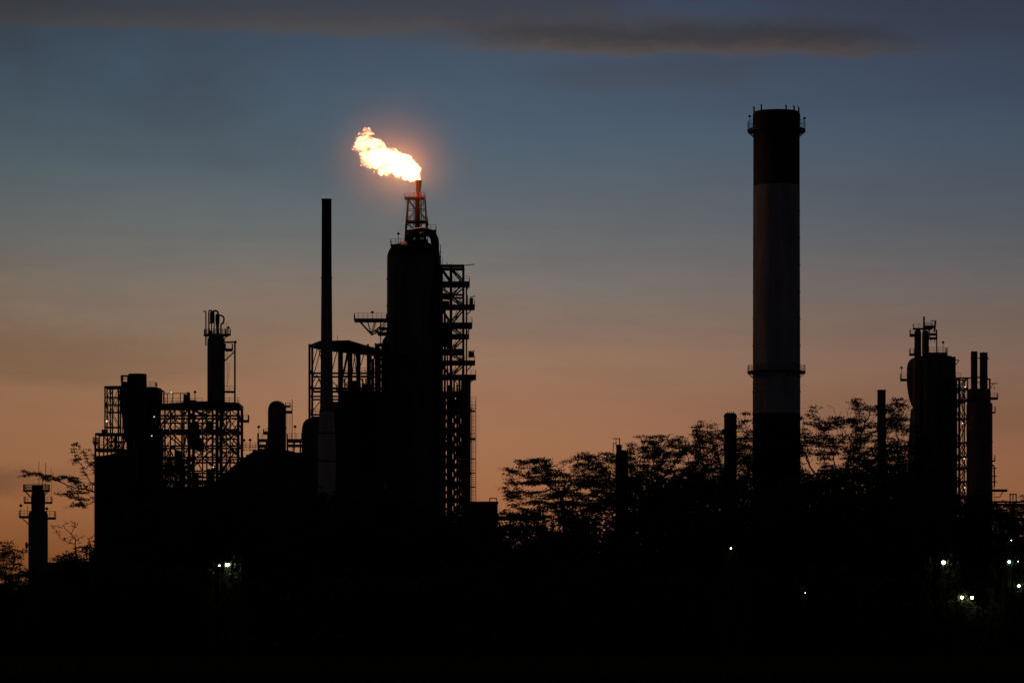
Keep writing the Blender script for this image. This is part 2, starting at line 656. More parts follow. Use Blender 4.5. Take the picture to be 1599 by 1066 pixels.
# ================================================================== the big chimney on the right
t = Thing('chimney', 'huge thick concrete chimney with dark bands and two ringed walkways, tallest thing on the right', 'chimney', 1212.5, 900)
t.lathe('shaft', 1212.5, [(38, 985), (37.4, 760), (37.2, 646)], 'dark_band', n=64, label='dark painted foot of the shaft')
t.lathe('shaft', 1212.5, [(37.2, 645.6), (36.6, 400), (36.3, 290.4)], 'concrete', n=64, label='bare pale grey middle of the shaft')
t.lathe('shaft', 1212.5, [(36.3, 290), (36.2, 213), (37, 209), (37, 179), (35.5, 175.5), (33, 174.3), (31, 174.3), (31, 190)], 'dark_band', n=64, label='dark painted head of the shaft')
for y in (330, 372, 414, 456, 498, 540, 612):
    a = Acc(); c = t.w(1212.5, y)
    a.ring(c.x, c.y, 36.4 * t.k, 37.0 * t.k + (y - 330) * .0006, c.z - .06, c.z + .06, 64)
    t.add('hoop', a, 'concrete')
t.ringdeck(1212.5, 36.4, 9, 203, h=13, t=3.5, brackets=24)
t.ringdeck(1212.5, 36.9, 8.5, 580, h=9.5, t=3, brackets=24)
for px in (1177.5, 1187.5, 1225.5, 1238.5, 1247):
    ang = math.acos(max(-1, min(1, (px - 1212.5) / 35)))
    a = Acc(); c = t.w(1212.5, 174)
    x, y = c.x + 35 * t.k * math.cos(ang), c.y - 35 * t.k * math.sin(ang)
    a.tube((x, y, c.z - 1.2), (x, y, c.z + .75 + .25 * (px < 1200)), .17, 8)
    a.tube((x, y, c.z + .7), (x - .3, y, c.z + 1.0), .06, 5)
    t.add('aviation_light', a, 'dark_steel')
t.mast(1170.5, 184, 203, -.5, .9)
t.mast(1256, 187, 203, -.5, .9)

# ================================================================== slim chimney
t = Thing('chimney', 'tall slim chimney with dark top and pale flared foot, left of the flare', 'chimney', 510, 840)
t.lathe('shaft', 510, [(8, 433.6), (7.6, 313), (8.3, 312.6), (8.3, 310.8), (6.6, 310.6), (6.6, 325)], 'dark_band', n=36, label='dark upper shaft')
t.lathe('shaft', 510, [(10.6, 641), (9.6, 600), (9, 534), (8.2, 434)], 'stack_steel', n=36, label='grey middle of the shaft')
t.lathe('shaft', 510, [(14.5, 985), (14, 700), (13.2, 676), (10.65, 641.4)], 'pale_cladding', n=36, label='pale flared foot of the shaft')
for y, r in ((433.6, 8.9), (560, 9.6), (600, 10.1), (641, 11.2), (676, 13.8), (720, 14.6)):
    a = Acc(); c = t.w(510, y)
    a.ring(c.x, c.y, (r - 1.6) * t.k, r * t.k, c.z - .14, c.z + .14, 36)
    t.add('flange', a, 'dark_steel')

# ================================================================== regenerator vessel under the flare
t = Thing('reactor_vessel', 'massive domed reactor vessel rising beneath the flare, with an overhead pipe bend', 'vessel', 645, 900)
t.lathe('shell', 646, [(46, 985), (46, 640), (45, 530), (42, 522), (41.6, 402)], 'cladding', n=64)
t.lathe('domed_head', 646, [(41.6, 401.8), (40.5, 395), (37, 388), (31, 382.5), (22, 378.5), (12, 376.5), (4, 376)], 'dark_steel', n=64, label='domed head coloured dark to mute the flame light')  # dome and overhead pipe darkened in colour to hold down the flame's light
for y, r in ((436, 42), (478, 42), (527, 44.3), (575, 46), (625, 46.4), (690, 46.4), (740, 46.4)):
    a = Acc(); c = t.w(646, y)
    a.ring(c.x, c.y, (r - 2) * t.k, r * t.k + .07, c.z - .15, c.z + .15, 64)
    t.add('stiffener_ring', a, 'cladding')
# overhead vapour line: out of the dome, over and down the right side
t.pipe([(638, 400, -1), (638, 362, -1), (679.5, 362, -1), (679.5, 470, -4), (679.5, 985, -4)], 13, 'dark_steel', 'overhead_pipe', 20)
t.pipe([(655, 395, -4), (655, 368, -4), (664, 368, -4), (664, 640, -6.6)], 5, 'cladding', bend=5)
t.pipe([(662, 388, 2), (668, 388, 2), (668, 470, 1)], 3, bend=3)
t.pipe([(620, 420, -7.2), (620, 560, -7.2), (640, 560, -7.2), (640, 700, -7.2)], 3.2, bend=4)
t.pipe([(600.5, 985, -2), (600.5, 533, -2), (604, 527, 0)], 6, 'cladding', bend=4)
# shoulder platform and lamp
t.deck(610.5, 634, 384, -3.5, 3, t=2.2, h=9)
t.bar('strut', (617, 386, -1), (617, 392, -1), 1.6); t.bar('strut', (627, 386, -1), (627, 392, -1), 1.6)
t.mast(622.5, 368, 384, -2, 1.0)
t.deck(636, 668, 377, -4, 2, t=2, h=8)
t.deck(640, 662, 368, -4, 2, t=2, h=7)
for x in (642, 650, 660):
    t.bar('strut', (x, 360, -2), (x, 376, -2), 1.6)
# cantilever platform on the left
p = t.deck(553.5, 603.5, 499, -3, 3, t=3, h=8.5)
for d in (-2.8, 2.8):
    t.bar('brace', (562, 502, d), (580.5, 522, d), 1.8)
    t.bar('brace', (574, 502, d), (580, 522, d), 1.4)
    t.bar('brace', (586, 502, d), (580.5, 522, d), 1.4)
    t.bar('brace', (580, 522, d), (602, 505, d), 1.6)
    t.bar('beam', (579, 521, d), (602, 513, d), 1.6)
t.mast(582, 490.5, 499, -2.6, .9)
t.deck(590, 604, 520, -3, 3, t=3, h=7)
t.deck(592, 604, 512, -3, 3, t=2, h=0)
t.bar('column', (595, 502, -2.5), (595, 540, -2.5), 1.6)
for i, y in enumerate((538, 551, 560, 571, 580, 592, 606, 616, 628, 641)):
    t.deck(586 + (i % 3) * 2.5, 602, y, -3.5, 3, t=2, h=6 if i % 2 else 0)
for x in (587, 592.5, 597):
    t.bar('column', (x, 537, -3.2), (x, 760, -3.2), 2.0)
t.bar('brace', (593, 545, -3), (587, 570, -3), 3)
t.pipe([(590, 545, -2), (588, 600, -2), (588, 760, -2)], 5)
for y in (396, 404, 412, 420):
    t.bar('ladder_bracket', (686, y, -4), (689.5, y - .5, -4), 1.2)
t.bar('ladder_rail', (688.5, 385, -4), (688.5, 424, -4), 1.1)

# ================================================================== flare stack
t = Thing('flare_stack', 'flare stack with red lit lattice head, burning above the reactor vessel', 'flare', 652, 915)
t.lathe('flare_tip', 653, [(3.2, 306), (3.3, 300), (4.2, 296), (5.6, 286), (5.9, 281.5), (5.0, 281.3), (4.4, 290)], 'brown_paint', n=28, label='dark flared burner tip')
t.lathe('riser', 652, [(4.2, 985), (4.2, 355), (4.0, 330), (3.4, 306.4)], 'red_paint', n=28)
t.deck(632, 664, 309.5, -2.2, 2.2, t=1.8, h=7, material='red_paint')
t.deck(634, 668, 346, -2.4, 2.4, t=2, h=6.5, material='red_paint')
t.deck(633, 681, 361, -2.6, 2.6, t=2.2, h=8.5)
for d in (-2.1, 2.1):
    t.bar('leg', (637.5, 311, d), (633, 372, d * 1.4), 1.6, 'red_paint', 'box')
    t.bar('leg', (664, 311, d), (666.5, 364, d * 1.4), 1.6, 'red_paint', 'box')
    t.bar('leg', (633, 372, d * 1.4), (630, 420, d * 1.4), 1.6, 'red_paint', 'box')
    t.bar('brace', (637.5, 312, d), (651, 330, d), 1.2, 'red_paint', 'box')
    t.bar('brace', (651, 328, d), (635.5, 344, d), 1.2, 'red_paint', 'box')
    t.bar('brace', (664, 312, d), (653, 328, d), 1.0, 'red_paint', 'box')
    t.bar('brace', (653, 328, d), (666, 344, d), 1.0, 'red_paint', 'box')
    t.bar('brace', (634, 348, d), (650, 360, d), 1.2, 'red_paint', 'box')
    t.bar('beam', (636, 328, d), (665, 328, d), 1.0, 'red_paint', 'box')
t.ladder(660, 310, 346, -2.5, 4.2, True, 'red_paint')
t.pipe([(657.5, 300, -.6), (658, 346, -.6), (658, 420, -.6)], 1.6, 'red_paint', 'pilot_line')
t.pipe([(646.5, 300, -.6), (646.5, 420, -.6)], 1.3, 'red_paint', 'pilot_line')
t.mast(668, 354, 361, -2.4, 1.4)

# ================================================================== flame: a lumpy closed body of burning gas
def make_flame():
    D = 915
    k = K * D
    ctrl = [(653.5, 280.5, 4.5), (651, 276, 6.5), (647, 270, 9), (641, 264.5, 12.5), (634, 260, 15), (625, 256.5, 17), (616, 253.5, 17.5), (607, 250.5, 17), (599, 247, 16),
            (591, 243, 14), (584, 243, 10), (577, 241, 6), (569, 228, 8.5), (562, 231, 7), (556.5, 234, 4.5),
            (577, 224, 9), (585, 223.5, 8), (591, 226.5, 7), (568, 219, 8), (571, 211, 6.5), (573, 206, 3.6), (563, 222, 7),
            (576, 252, 8), (571, 244, 8), (583, 256, 8), (596, 264, 8), (608, 267, 7.5), (622, 269, 8), (634, 274, 7), (643, 277, 6.0), (649, 280, 4.2), (648, 258, 6), (650, 264, 6)]
    org = Vector(((653 - CX) * k, D, CZ + (HZ - 281) * k))
    a = Acc()
    rng = random.Random(3)
    pts = []
    for (x, y, r) in ctrl:
        r *= 1.0
        pts.append((x, y, 0, r))
        for _ in range(7):
            th = rng.uniform(0, 6.283)
            q = rng.uniform(.35, .80)
            pts.append((x + r * q * math.cos(th), y + r * q * math.sin(th), rng.uniform(-.6, .6) * r, r * rng.uniform(.15, .36)))
    for (x, y, d, r) in pts:
        c = Vector(((x - CX) * k, D + d * k, CZ + (HZ - y) * k)) - org
        R = r * k
        prof = [(max(R * math.sin(u), .004), c.z - R * math.cos(u)) for u in [math.pi * i / 8 for i in range(9)]]
        a.lathe(c.x, c.y, prof, 12)
    me = bpy.data.meshes.new('fire_source')
    me.from_pydata([tuple(v) for v in a.v], [], a.f)
    tmp = bpy.data.objects.new('fire_source', me)
    COL.objects.link(tmp)
    md = tmp.modifiers.new('r', 'REMESH')
    md.mode = 'VOXEL'
    md.voxel_size = 0.14
    bpy.context.view_layer.update()
    dg = bpy.context.evaluated_depsgraph_get()
    fm = bpy.data.meshes.new_from_object(tmp.evaluated_get(dg))
    bpy.data.objects.remove(tmp)
    fm.name = 'flame_body'
    n = len(fm.vertices)
    co = np.empty(n * 3)
    fm.vertices.foreach_get('co', co)
    co = co.reshape(-1, 3)
    for i in range(n):
        p = Vector(co[i])
        dist = min(p.length / 3.0, 1)
        wv = Vector((p.x + p.z * .3, p.y, p.z - p.x * .3))
        q = noise.turbulence_vector(wv * .6, 5, False, noise_basis='PERLIN_ORIGINAL', amplitude_scale=.6, frequency_scale=2.2)
        tail = min(max(-p.x - 4, 0) / 6, 1)
        co[i] += np.array(q) * (.85 + .45 * tail) * dist
    fm.vertices.foreach_set('co', co.ravel())
    fm.update()
    tmp = bpy.data.objects.new('fire_source', fm)       # a second pass leaves one clean closed skin
    COL.objects.link(tmp)
    md = tmp.modifiers.new('r', 'REMESH')
    md.mode = 'VOXEL'
    md.voxel_size = 0.09
    bpy.context.view_layer.update()
    f2 = bpy.data.meshes.new_from_object(tmp.evaluated_get(bpy.context.evaluated_depsgraph_get()))
    bpy.data.objects.remove(tmp)
    fm = f2
    fm.name = 'flame_body'
    fm.polygons.foreach_set('use_smooth', [True] * len(fm.polygons))
    fm.update()
    m = bpy.data.materials.new('burning_gas')
    m.use_nodes = True
    tr = m.node_tree
    tr.nodes.clear()
    em = tr.nodes.new('ShaderNodeEmission')
    em.inputs[0].default_value = (1.0, 0.37, 0.13, 1)
    ftc = tr.nodes.new('ShaderNodeTexCoord')
    fmp = tr.nodes.new('ShaderNodeMapping')
    fmp.inputs['Rotation'].default_value = (0, -0.45, 0)
    fmp.inputs['Scale'].default_value = (.42, .9, .9)
    tr.links.new(ftc.outputs['Object'], fmp.inputs[0])
    fno = tr.nodes.new('ShaderNodeTexNoise')
    fno.inputs['Scale'].default_value = 1.0
    fno.inputs['Detail'].default_value = 5
    fno.inputs['Roughness'].default_value = .6
    fno.inputs['Distortion'].default_value = .8
    tr.links.new(fmp.outputs[0], fno.inputs['Vector'])
    fsx = tr.nodes.new('ShaderNodeSeparateXYZ')
    tr.links.new(ftc.outputs['Object'], fsx.inputs[0])
    fad = tr.nodes.new('ShaderNodeMath'); fad.operation = 'MULTIPLY_ADD'   # thinner gas towards the tail
    tr.links.new(fsx.outputs[0], fad.inputs[0])
    fad.inputs[1].default_value = .012
    tr.links.new(fno.outputs[0], fad.inputs[2])
    fmr = tr.nodes.new('ShaderNodeMapRange'); fmr.interpolation_type = 'SMOOTHSTEP'
    fmr.inputs[1].default_value = .30
    fmr.inputs[2].default_value = .54
    fmr.inputs[3].default_value = .06
    fmr.inputs[4].default_value = 6.5
    tr.links.new(fad.outputs[0], fmr.inputs[0])
    tr.links.new(fmr.outputs[0], em.inputs[1])
    o = tr.nodes.new('ShaderNodeOutputMaterial')
    tr.links.new(em.outputs[0], o.inputs['Volume'])
    fm.materials.clear()
    fm.materials.append(m)
    root = bpy.data.objects.new('flame', None)
    root.location = org
    COL.objects.link(root)
    root['label'] = 'white hot orange edged flame streaming left from the flare tip'
    root['category'] = 'flame'
    ob = bpy.data.objects.new('fire', fm)
    COL.objects.link(ob)
    ob.parent = root
    # detached tongues
    for (x, y, rx, rz, tilt) in ((597, 271, 2.6, 4.2, .5), (564, 257.5, 1.2, 2.0, .2), (555.5, 215, 1.0, 1.6, 0), (584, 268, 1.2, 2.4, -.4), (577, 200.5, 1.4, 2.0, .3), (594, 219.5, 2.0, 3.0, -.6), (560, 209, 1.4, 2.4, .4)):
        b = Acc()
        b.lathe(0, 0, [(max(.01, rx * k * math.sin(math.pi * i / 8) * (1.25 - i / 12)), -rz * k * math.cos(math.pi * i / 8)) for i in range(9)], 12)
        for v in b.v:
            q = noise.noise_vector(v * 2.2 + Vector((x, y, 0)))
            v += q * .16
        wm = bpy.data.meshes.new('flame_wisp')
        wm.from_pydata([tuple(v) for v in b.v], [], b.f)
        wm.polygons.foreach_set('use_smooth', [True] * len(wm.polygons))
        wm.materials.append(m)
        wo = bpy.data.objects.new('wisp', wm)
        wo.location = Vector(((x - CX) * k, D, CZ + (HZ - y) * k)) - org
        wo.rotation_euler = (0, tilt, 0)
        COL.objects.link(wo)
        wo.parent = root
    ld = bpy.data.lights.new('fire_light', 'POINT')
    ld.energy = 7500
    ld.color = (1.0, 0.40, 0.11)
    ld.shadow_soft_size = .9
    lo = bpy.data.objects.new('fire_light', ld)
    lo.location = Vector(((637 - CX) * k, D, CZ + (HZ - 265) * k)) - org
    COL.objects.link(lo)
    lo.parent = root
    # thin smoke drifting round the fire, lit by it
    sm = bpy.data.materials.new('thin_smoke')
    sm.use_nodes = True
    t2 = sm.node_tree
    t2.nodes.clear()
    tcn = t2.nodes.new('ShaderNodeTexCoord')
    ln = t2.nodes.new('ShaderNodeVectorMath'); ln.operation = 'LENGTH'
    t2.links.new(tcn.outputs['Object'], ln.inputs[0])
    mr = t2.nodes.new('ShaderNodeMapRange'); mr.interpolation_type = 'SMOOTHERSTEP'
    mr.interpolation_type = 'LINEAR'
    mr.inputs[1].default_value = 1.0
    mr.inputs[2].default_value = 0.0
    mr.inputs[4].default_value = 1.0
    t2.links.new(ln.outputs['Value'], mr.inputs[0])
    pw = t2.nodes.new('ShaderNodeMath'); pw.operation = 'POWER'
    pw.inputs[1].default_value = 2.6
    t2.links.new(mr.outputs[0], pw.inputs[0])
    sc = t2.nodes.new('ShaderNodeMath'); sc.operation = 'MULTIPLY'
    sc.inputs[1].default_value = 0.019
    t2.links.new(pw.outputs[0], sc.inputs[0])
    pv = t2.nodes.new('ShaderNodeVolumeScatter')
    pv.inputs['Color'].default_value = (1, .80, .66, 1)
    t2.links.new(sc.outputs[0], pv.inputs['Density'])
    oo = t2.nodes.new('ShaderNodeOutputMaterial')
    t2.links.new(pv.outputs[0], oo.inputs['Volume'])
    b = Acc()
    b.lathe(0, 0, [(max(.01, math.sin(math.pi * i / 14)), -math.cos(math.pi * i / 14)) for i in range(15)], 24)
    bm = bpy.data.meshes.new('smoke')
    bm.from_pydata([tuple(v) for v in b.v], [], b.f)
    bm.materials.append(sm)
    so = bpy.data.objects.new('smoke', bm)
    so.location = ((608 - CX) * k, D, CZ + (HZ - 248) * k)
    so.scale = (30, 22, 28)
    COL.objects.link(so)
    so['kind'] = 'stuff'
    so['label'] = 'thin brown smoke glowing orange round the flame'


make_flame()

# ================================================================== steel stair tower right of the vessel
t = Thing('stair_tower', 'open steel stair tower with stacked platforms and crossed braces, right of the reactor vessel', 'steel tower', 710, 900)
cols = [689, 704, 723.5]
D2 = (-2, 6)
floors = [441, 477, 505, 523, 546, 564, 586]
for d in D2:
    t.bar('column', (689, 414, d), (689, 985, d), 4.2)
    t.bar('column', (704, 414, d), (704, 985, d), 3.6)
    t.bar('column', (723.3, 415, d), (723.3, 985, d), 3.0)
    t.bar('column', (728.3, 442, d), (728.3, 595, d), 1.7)
    t.bar('beam', (686, 416.5, d), (725, 416.5, d), 4.5)
    t.bar('beam', (704, 461.5, d), (723, 461.5, d), 3)
    t.bar('beam', (686, 460, d), (704, 463, d), 5)
for x in cols:
    for y in (416, 462):
        t.bar('beam', (x, y, -1.7), (x, y, 5.7), 2.6)
t.bar('davit_arm', (716, 416, -1), (741.5, 413.3, -1), 1.2)
ext = {441: 733, 477: 741, 505: 737, 523: 732, 546: 724, 564: 741.5, 586: 743}
th = {441: 4.5, 477: 4, 505: 5.5, 523: 4, 546: 6, 564: 4, 586: 5}
for y in floors:
    x1 = ext[y]
    t.deck(686, x1, y, -2.6, 6.4, t=th[y], h=8 if y not in (546,) else 7)
    if x1 > 732:
        t.bar('bracket', (x1 - 1.5, y + th[y], -2), (728, y + th[y] + 13, -2), 1.6)
for (c0, c1, l0, l1, k) in ((689, 704, 418, 440, 'D'), (704, 723.3, 418, 440, 'D'), (704, 723.3, 446, 462, 'U'), (689, 704, 446, 462, 'D'), (704, 723.3, 463, 477, 'D'),
                            (704, 723.3, 481, 504, 'U'), (689, 704, 481, 504, 'D'), (704, 723.3, 510, 525, 'D'), (704, 723.3, 527, 546, 'U'), (689, 704, 527, 545, 'D'),
                            (704, 723.3, 551, 564, 'D'), (704, 723.3, 568, 586, 'U'), (689, 704, 568, 588, 'D')):
    frame(t, [], [416], (), 1, 1, [(c0, c1, l0, l1, k, -2.2), (c0, c1, l0, l1, k, 6)], brw=2.2)


def stair(t, x0, y0, x1, y1, d, wd=1.0):
    a = Acc()
    p, q = t.w(x0, y0, d), t.w(x1, y1, d)
    for o in (-wd / 2, wd / 2):
        a.tube(p + Vector((0, o, 0)), q + Vector((0, o, 0)), .11, 4)
        a.tube(p + Vector((0, o, 1.05)), q + Vector((0, o, 1.05)), .045, 4)
    n = max(3, int((q - p).length / .55))
    for i in range(n + 1):
        c = p.lerp(q, i / n)
        a.box(c.x - .16, c.x + .16, c.y - wd / 2, c.y + wd / 2, c.z - .02, c.z + .03)
        if i % 4 == 0:
            for o in (-wd / 2, wd / 2):
                a.tube(c + Vector((0, o, 0)), c + Vector((0, o, 1.05)), .04, 4)
    return t.add('stair', a, 'dark_steel', None, None)


fl = [420, 441, 462, 477, 505, 523, 546, 564, 586, 612, 640, 668, 696, 724, 752]
for i in range(len(fl) - 1):
    if i % 2:
        stair(t, 721, fl[i], 707, fl[i + 1], 1.8)
    else:
        stair(t, 707, fl[i], 721, fl[i + 1], 3.2)
for y in (612, 640, 668, 696, 724, 752, 778):
    t.deck(686, 722, y, -2.4, 6.2, t=6, h=6)
    for d in (-2.2, 6):
        t.bar('brace', (704, y + 6, d), (722, y + 26, d), 2.4)
        t.bar('brace', (722, y + 6, d), (704, y + 26, d), 2.4)
        t.bar('brace', (689, y + 6, d), (704, y + 26, d), 2.4)
for x, w_, y0 in ((694.5, 3.4, 470), (698.5, 2.4, 500), (709, 3, 592), (713.5, 2.6, 600), (717.5, 3.2, 590)):
    t.pipe([(x, y0, 1), (x, 985, 1)], w_)
for x0, x1, y0 in ((688.5, 696, 640), (697.5, 706.5, 600), (712.5, 715.5, 604), (719.5, 722, 600)):
    t.lathe('process_pipe', (x0 + x1) / 2, [((x1 - x0) / 2, 985), ((x1 - x0) / 2, y0 + 2), ((x1 - x0) / 3, y0), (.5, y0 - .6)], 'cladding', dd=3, n=16)
rng = random.Random(4)
for i in range(34):
    x0 = rng.uniform(687, 715); y0 = rng.uniform(596, 770); wd = rng.uniform(3, 9); ht = rng.uniform(5, 22)
    t.box('equipment', x0, y0, min(x0 + wd, 721), y0 + ht, rng.uniform(-1, 3), rng.uniform(3.2, 5), 'dark_steel')
t.box('control_cabinet', 733.5, 466, 738.8, 476.8, -2, 0, 'sheet_metal')
t.box('control_cabinet', 731.5, 550, 740.5, 558, -2, 0, 'sheet_metal')
t.bar('awning', (734, 464.5, -1), (742, 463, -1), 1.3); t.bar('awning', (731, 549, -1), (741.5, 548, -1), 1.3)
t.bar('post', (730.6, 462, -2.4), (730.6, 477, -2.4), 1.2)
t.lathe('drum', 695, [(1, 508), (7, 511), (8, 516), (8, 534), (7, 539), (1, 542)], 'cladding', dd=2)
t.lathe('drum', 696, [(1, 468), (5, 469), (5.5, 471), (5.5, 476), (1, 477)], 'cladding', dd=2)
t.mast(690.5, 404, 414, 0, 1.0, False); t.mast(686.8, 403, 416, 0, 1.2, False); t.mast(698, 410, 415, 0, 1.2, False); t.mast(705, 412, 416, 0, 1.2, False)

t = Thing('column_vessel', 'narrow upright column vessel at the right foot of the stair tower', 'vessel', 727.5, 893)
t.lathe('shell', 727.5, [(7.6, 985), (7.6, 594), (6.8, 590.5), (4, 589), (1, 588.6)], 'cladding', n=28)
for y in (640, 690, 740):
    a = Acc(); c = t.w(727.5, y); a.ring(c.x, c.y, 6 * t.k, 8.3 * t.k, c.z - .12, c.z + .12, 28); t.add('flange', a, 'dark_steel')
t.ladder(739.5, 624, 985, .4, 6, True)
t.ladder(737.3, 636, 985, 1.6, 3, False)
for y in (642, 686, 716, 738, 760):
    t.bar('ladder_bracket', (734, y, 0), (742.5, y, .3), 1.6)
t.deck(735, 742.5, 684, -.8, 1.2, t=1.6, h=8)
t.deck(735, 742.5, 641, -.8, 1.2, t=1.6, h=8)

# ================================================================== roofed open frame left of the vessel
t = Thing('roofed_frame', 'tall open steel frame with sloping flat roof behind the slim chimney', 'steel frame', 540, 880)
a = Acc()
pp = [t.w(482, 533.5, 8), t.w(500, 533.5, -3), t.w(546, 533, -4), t.w(601, 545, 6), t.w(601, 545, 16), t.w(500, 533.5, 18)]
for z in (0, -1):
    for p in pp:
        a.v.append(p + Vector((0, 0, z * 5.2 * t.k)))
n6 = len(pp)
a.f += [tuple(range(n6 - 1, -1, -1)), tuple(range(n6, 2 * n6))] + [(i, (i + 1) % n6, n6 + (i + 1) % n6, n6 + i) for i in range(n6)]
t.add('roof', a, 'dark_steel', None, None)
Z0 = 538
for d in (-2, 10):
    for x, w_ in ((484, 3.4), (530.5, 4.2), (545.5, 4.0), (558.5, 3.6), (575, 3.6), (590, 5)):
        t.bar('column', (x, Z0, d), (x, 985, d), w_)
    for y, w_ in ((583.5, 2.8), (607, 3.4)):
        for x0, x1 in ((485.5, 528.5), (532.5, 543.5), (547.5, 556.5), (560.5, 573), (577, 587.5)):
            t.bar('beam', (x0, y, d), (x1, y, d), w_)
    t.bar('beam', (485.5, 619.5, d), (528, 619.5, d), 2.6)
    t.bar('beam', (485.5, 648, d), (528, 648, d), 2.6)
br = [(486, 508, 542, 582, 'A'), (508, 529, 542, 582, 'V'), (547, 557, 542, 582, 'A'), (532, 544, 542, 606, 'U'), (577, 589, 542, 582, 'A'), (560, 573, 542, 582, 'U'),
      (486, 504, 586, 605, 'A'), (508, 529, 586, 605, 'D'), (532, 544, 586, 605, 'X'), (486, 504, 623, 646, 'U'), (560, 573, 586, 606, 'D'), (577, 588, 586, 606, 'D')]
frame(t, [], [Z0], (), 1, 1, [b + (-2,) for b in br], brw=1.3)
frame(t, [], [Z0], (), 1, 1, [b + (10,) for b in br[::2]], brw=1.3)
t.bar('brace', (545, 546, 0), (531, 604, 0), 3.2)
t.railing([(532, -1), (600, -1)], 583, 8); t.railing([(532, 8), (600, 8)], 583, 8)
t.railing([(486, -1), (500, -1)], 648, 9)
t.mast(527, 524, 533, 0, .9, False)
t.box('process_block', 528, 612, 602, 985, -1, 9, 'dark_steel')
t.box('process_block', 520, 628, 560, 985, -3, -1.2, 'dark_steel')
t.lathe('drum', 553, [(1, 593), (8, 594), (10, 597), (10, 611), (1, 612)], 'cladding', dd=2)
t.lathe('drum', 572, [(1, 597), (7, 598), (8, 600), (8, 611), (1, 612)], 'cladding', dd=4)
t.pipe([(582, 560, 0), (582, 640, 0)], 5)
t.pipe([(586, 558, -1.5), (586, 545, -1.5), (592, 545, -1.5)], 2.4)
t.deck(526, 566, 610.5, -4, 0, t=3, h=8)
for x in (538, 566, 571):
    t.pipe([(x, 590, 1), (x, 628, 1)], 2.2)

# ================================================================== bullet column and domed tank
t = Thing('column_vessel', 'round topped upright vessel standing alone between the left frame and slim chimney', 'vessel', 432.5, 850)
t.lathe('shell', 432.5, [(14.2, 985), (14.2, 642), (13.8, 637), (12.4, 632.5), (9.8, 628.8), (6, 626.4), (2, 625.5)], 'cladding', n=40)
t.deck(446, 456, 642, -1.4, 1.4, t=3, h=8)
t.deck(446, 453, 634, -1.2, 1.2, t=1.6, h=5)
t.ladder(450.5, 642, 700, -.6, 5, False)
t.mast(456.5, 624, 985, -.8, 1.3, False)
t.mast(461, 668, 700, -.8, .9)
for y in (668, 720):
    a = Acc(); c = t.w(432.5, y); a.ring(c.x, c.y, 13 * t.k, 14.8 * t.k, c.z - .12, c.z + .12, 40); t.add('flange', a, 'cladding')
t.deck(402.5, 418, 686, -1.4, 2, t=3, h=9); t.deck(402.5, 418, 695, -1.4, 2, t=3, h=8)
t.deck(411, 419, 674, -1, 1.4, t=4, h=4)
t.deck(448, 471, 686, -1.4, 3, t=4, h=9)
t.deck(448, 471, 694, -1.4, 3, t=3, h=0)
t.mast(404, 668, 686, 0, .9)
for x in (404, 416, 449, 459, 469):
    t.bar('column', (x, 688, 0), (x, 985, 0), 2.4)

t = Thing('domed_tank', 'squat dome topped tank half hidden behind the slim chimney foot', 'tank', 490, 865)
t.lathe('shell', 490, [(19, 985), (19, 676), (18.4, 667), (16.4, 660), (12.5, 655), (6, 652.3), (1, 651.8)], 'cladding', n=40)
t.deck(487, 499, 651, -1, 2, t=2, h=9)

# ================================================================== left: process frame
t = Thing('process_frame', 'wide open steel process frame packed with braces and pipes, under the slim dark column', 'steel frame', 307, 880)
cols = [239.5, 252, 268, 289, 297, 318, 340.5, 355, 373.5]
lev = [650, 673.5, 697, 714.5, 736, 762]
for d in (-3, 9):
    for c, w_ in zip(cols, (2.6, 2.4, 2.0, 2.4, 4.6, 2.2, 5.0, 2.0, 4.0)):
        t.bar('column', (c, 632, d), (c, 985, d), w_)
    for l, w_ in zip(lev, (3.0, 5.0, 2.8, 2.4, 2.6, 2.6)):
        for a_, b_ in zip(cols[:-1], cols[1:]):
            t.bar('beam', (a_ + 1.5, l, d), (b_ - 1.5, l, d), w_)
for l in lev[:4]:
    for c in cols[::2]:
        t.bar('beam', (c, l, -2.6), (c, l, 8.6), 2.2)
a = Acc()
pts2 = [(238, 632.5), (285, 629.5), (323, 627.5), (352, 628.5), (375.5, 630.5), (375.5, 637), (238, 637)]
for d in (-3.6, 9.6):
    a.v += [t.w(x, y, d) for x, y in pts2]
n7 = len(pts2)
a.f += [tuple(range(n7)), tuple(range(2 * n7 - 1, n7 - 1, -1))] + [(i, n7 + i, n7 + (i + 1) % n7, (i + 1) % n7) for i in range(n7)]
t.add('top_deck', a, 'dark_steel', None, None)
rng = random.Random(11)
for d in (-3, 9):
    prev = 637
    for li, l in enumerate(lev):
        for ci in range(len(cols) - 1):
            r_ = rng.random()
            k_ = 'X' if r_ < .22 else 'D' if r_ < .45 else 'U' if r_ < .7 else 'A' if r_ < .85 else None
            if k_ and (li < 5):
                frame(t, [], [prev], (), 1, 1, [(cols[ci] + 1, cols[ci + 1] - 1, prev, l - 1, k_, d)], brw=rng.choice((1.4, 1.8, 2.2)))
        prev = l + 2
for (x0, y0, x1, y1) in ((341, 700, 373, 676), (341, 676, 373, 712), (298, 676, 318, 712), (258, 676, 289, 700), (298, 640, 330, 650), (340, 640, 356, 649), (341, 745, 373, 700), (298, 735, 336, 700)):
    t.bar('brace', (x0, y0, -3.4), (x1, y1, -3.4), 2.2)
t.railing([(251, -3.4), (318, -3.4)], 632, 9, step=9); t.railing([(251, 9), (318, 9)], 632, 9, step=9)
t.railing([(352, -3.4), (375, -3.4)], 630, 8); t.railing([(341, 3), (374, 3)], 673, 9); t.railing([(341, -3.2), (374, -3.2)], 650, 8)
t.railing([(300, 3), (318, 3)], 673, 9); t.railing([(255, 3), (290, 3)], 673, 8); t.railing([(255, -3), (290, -3)], 650, 7)
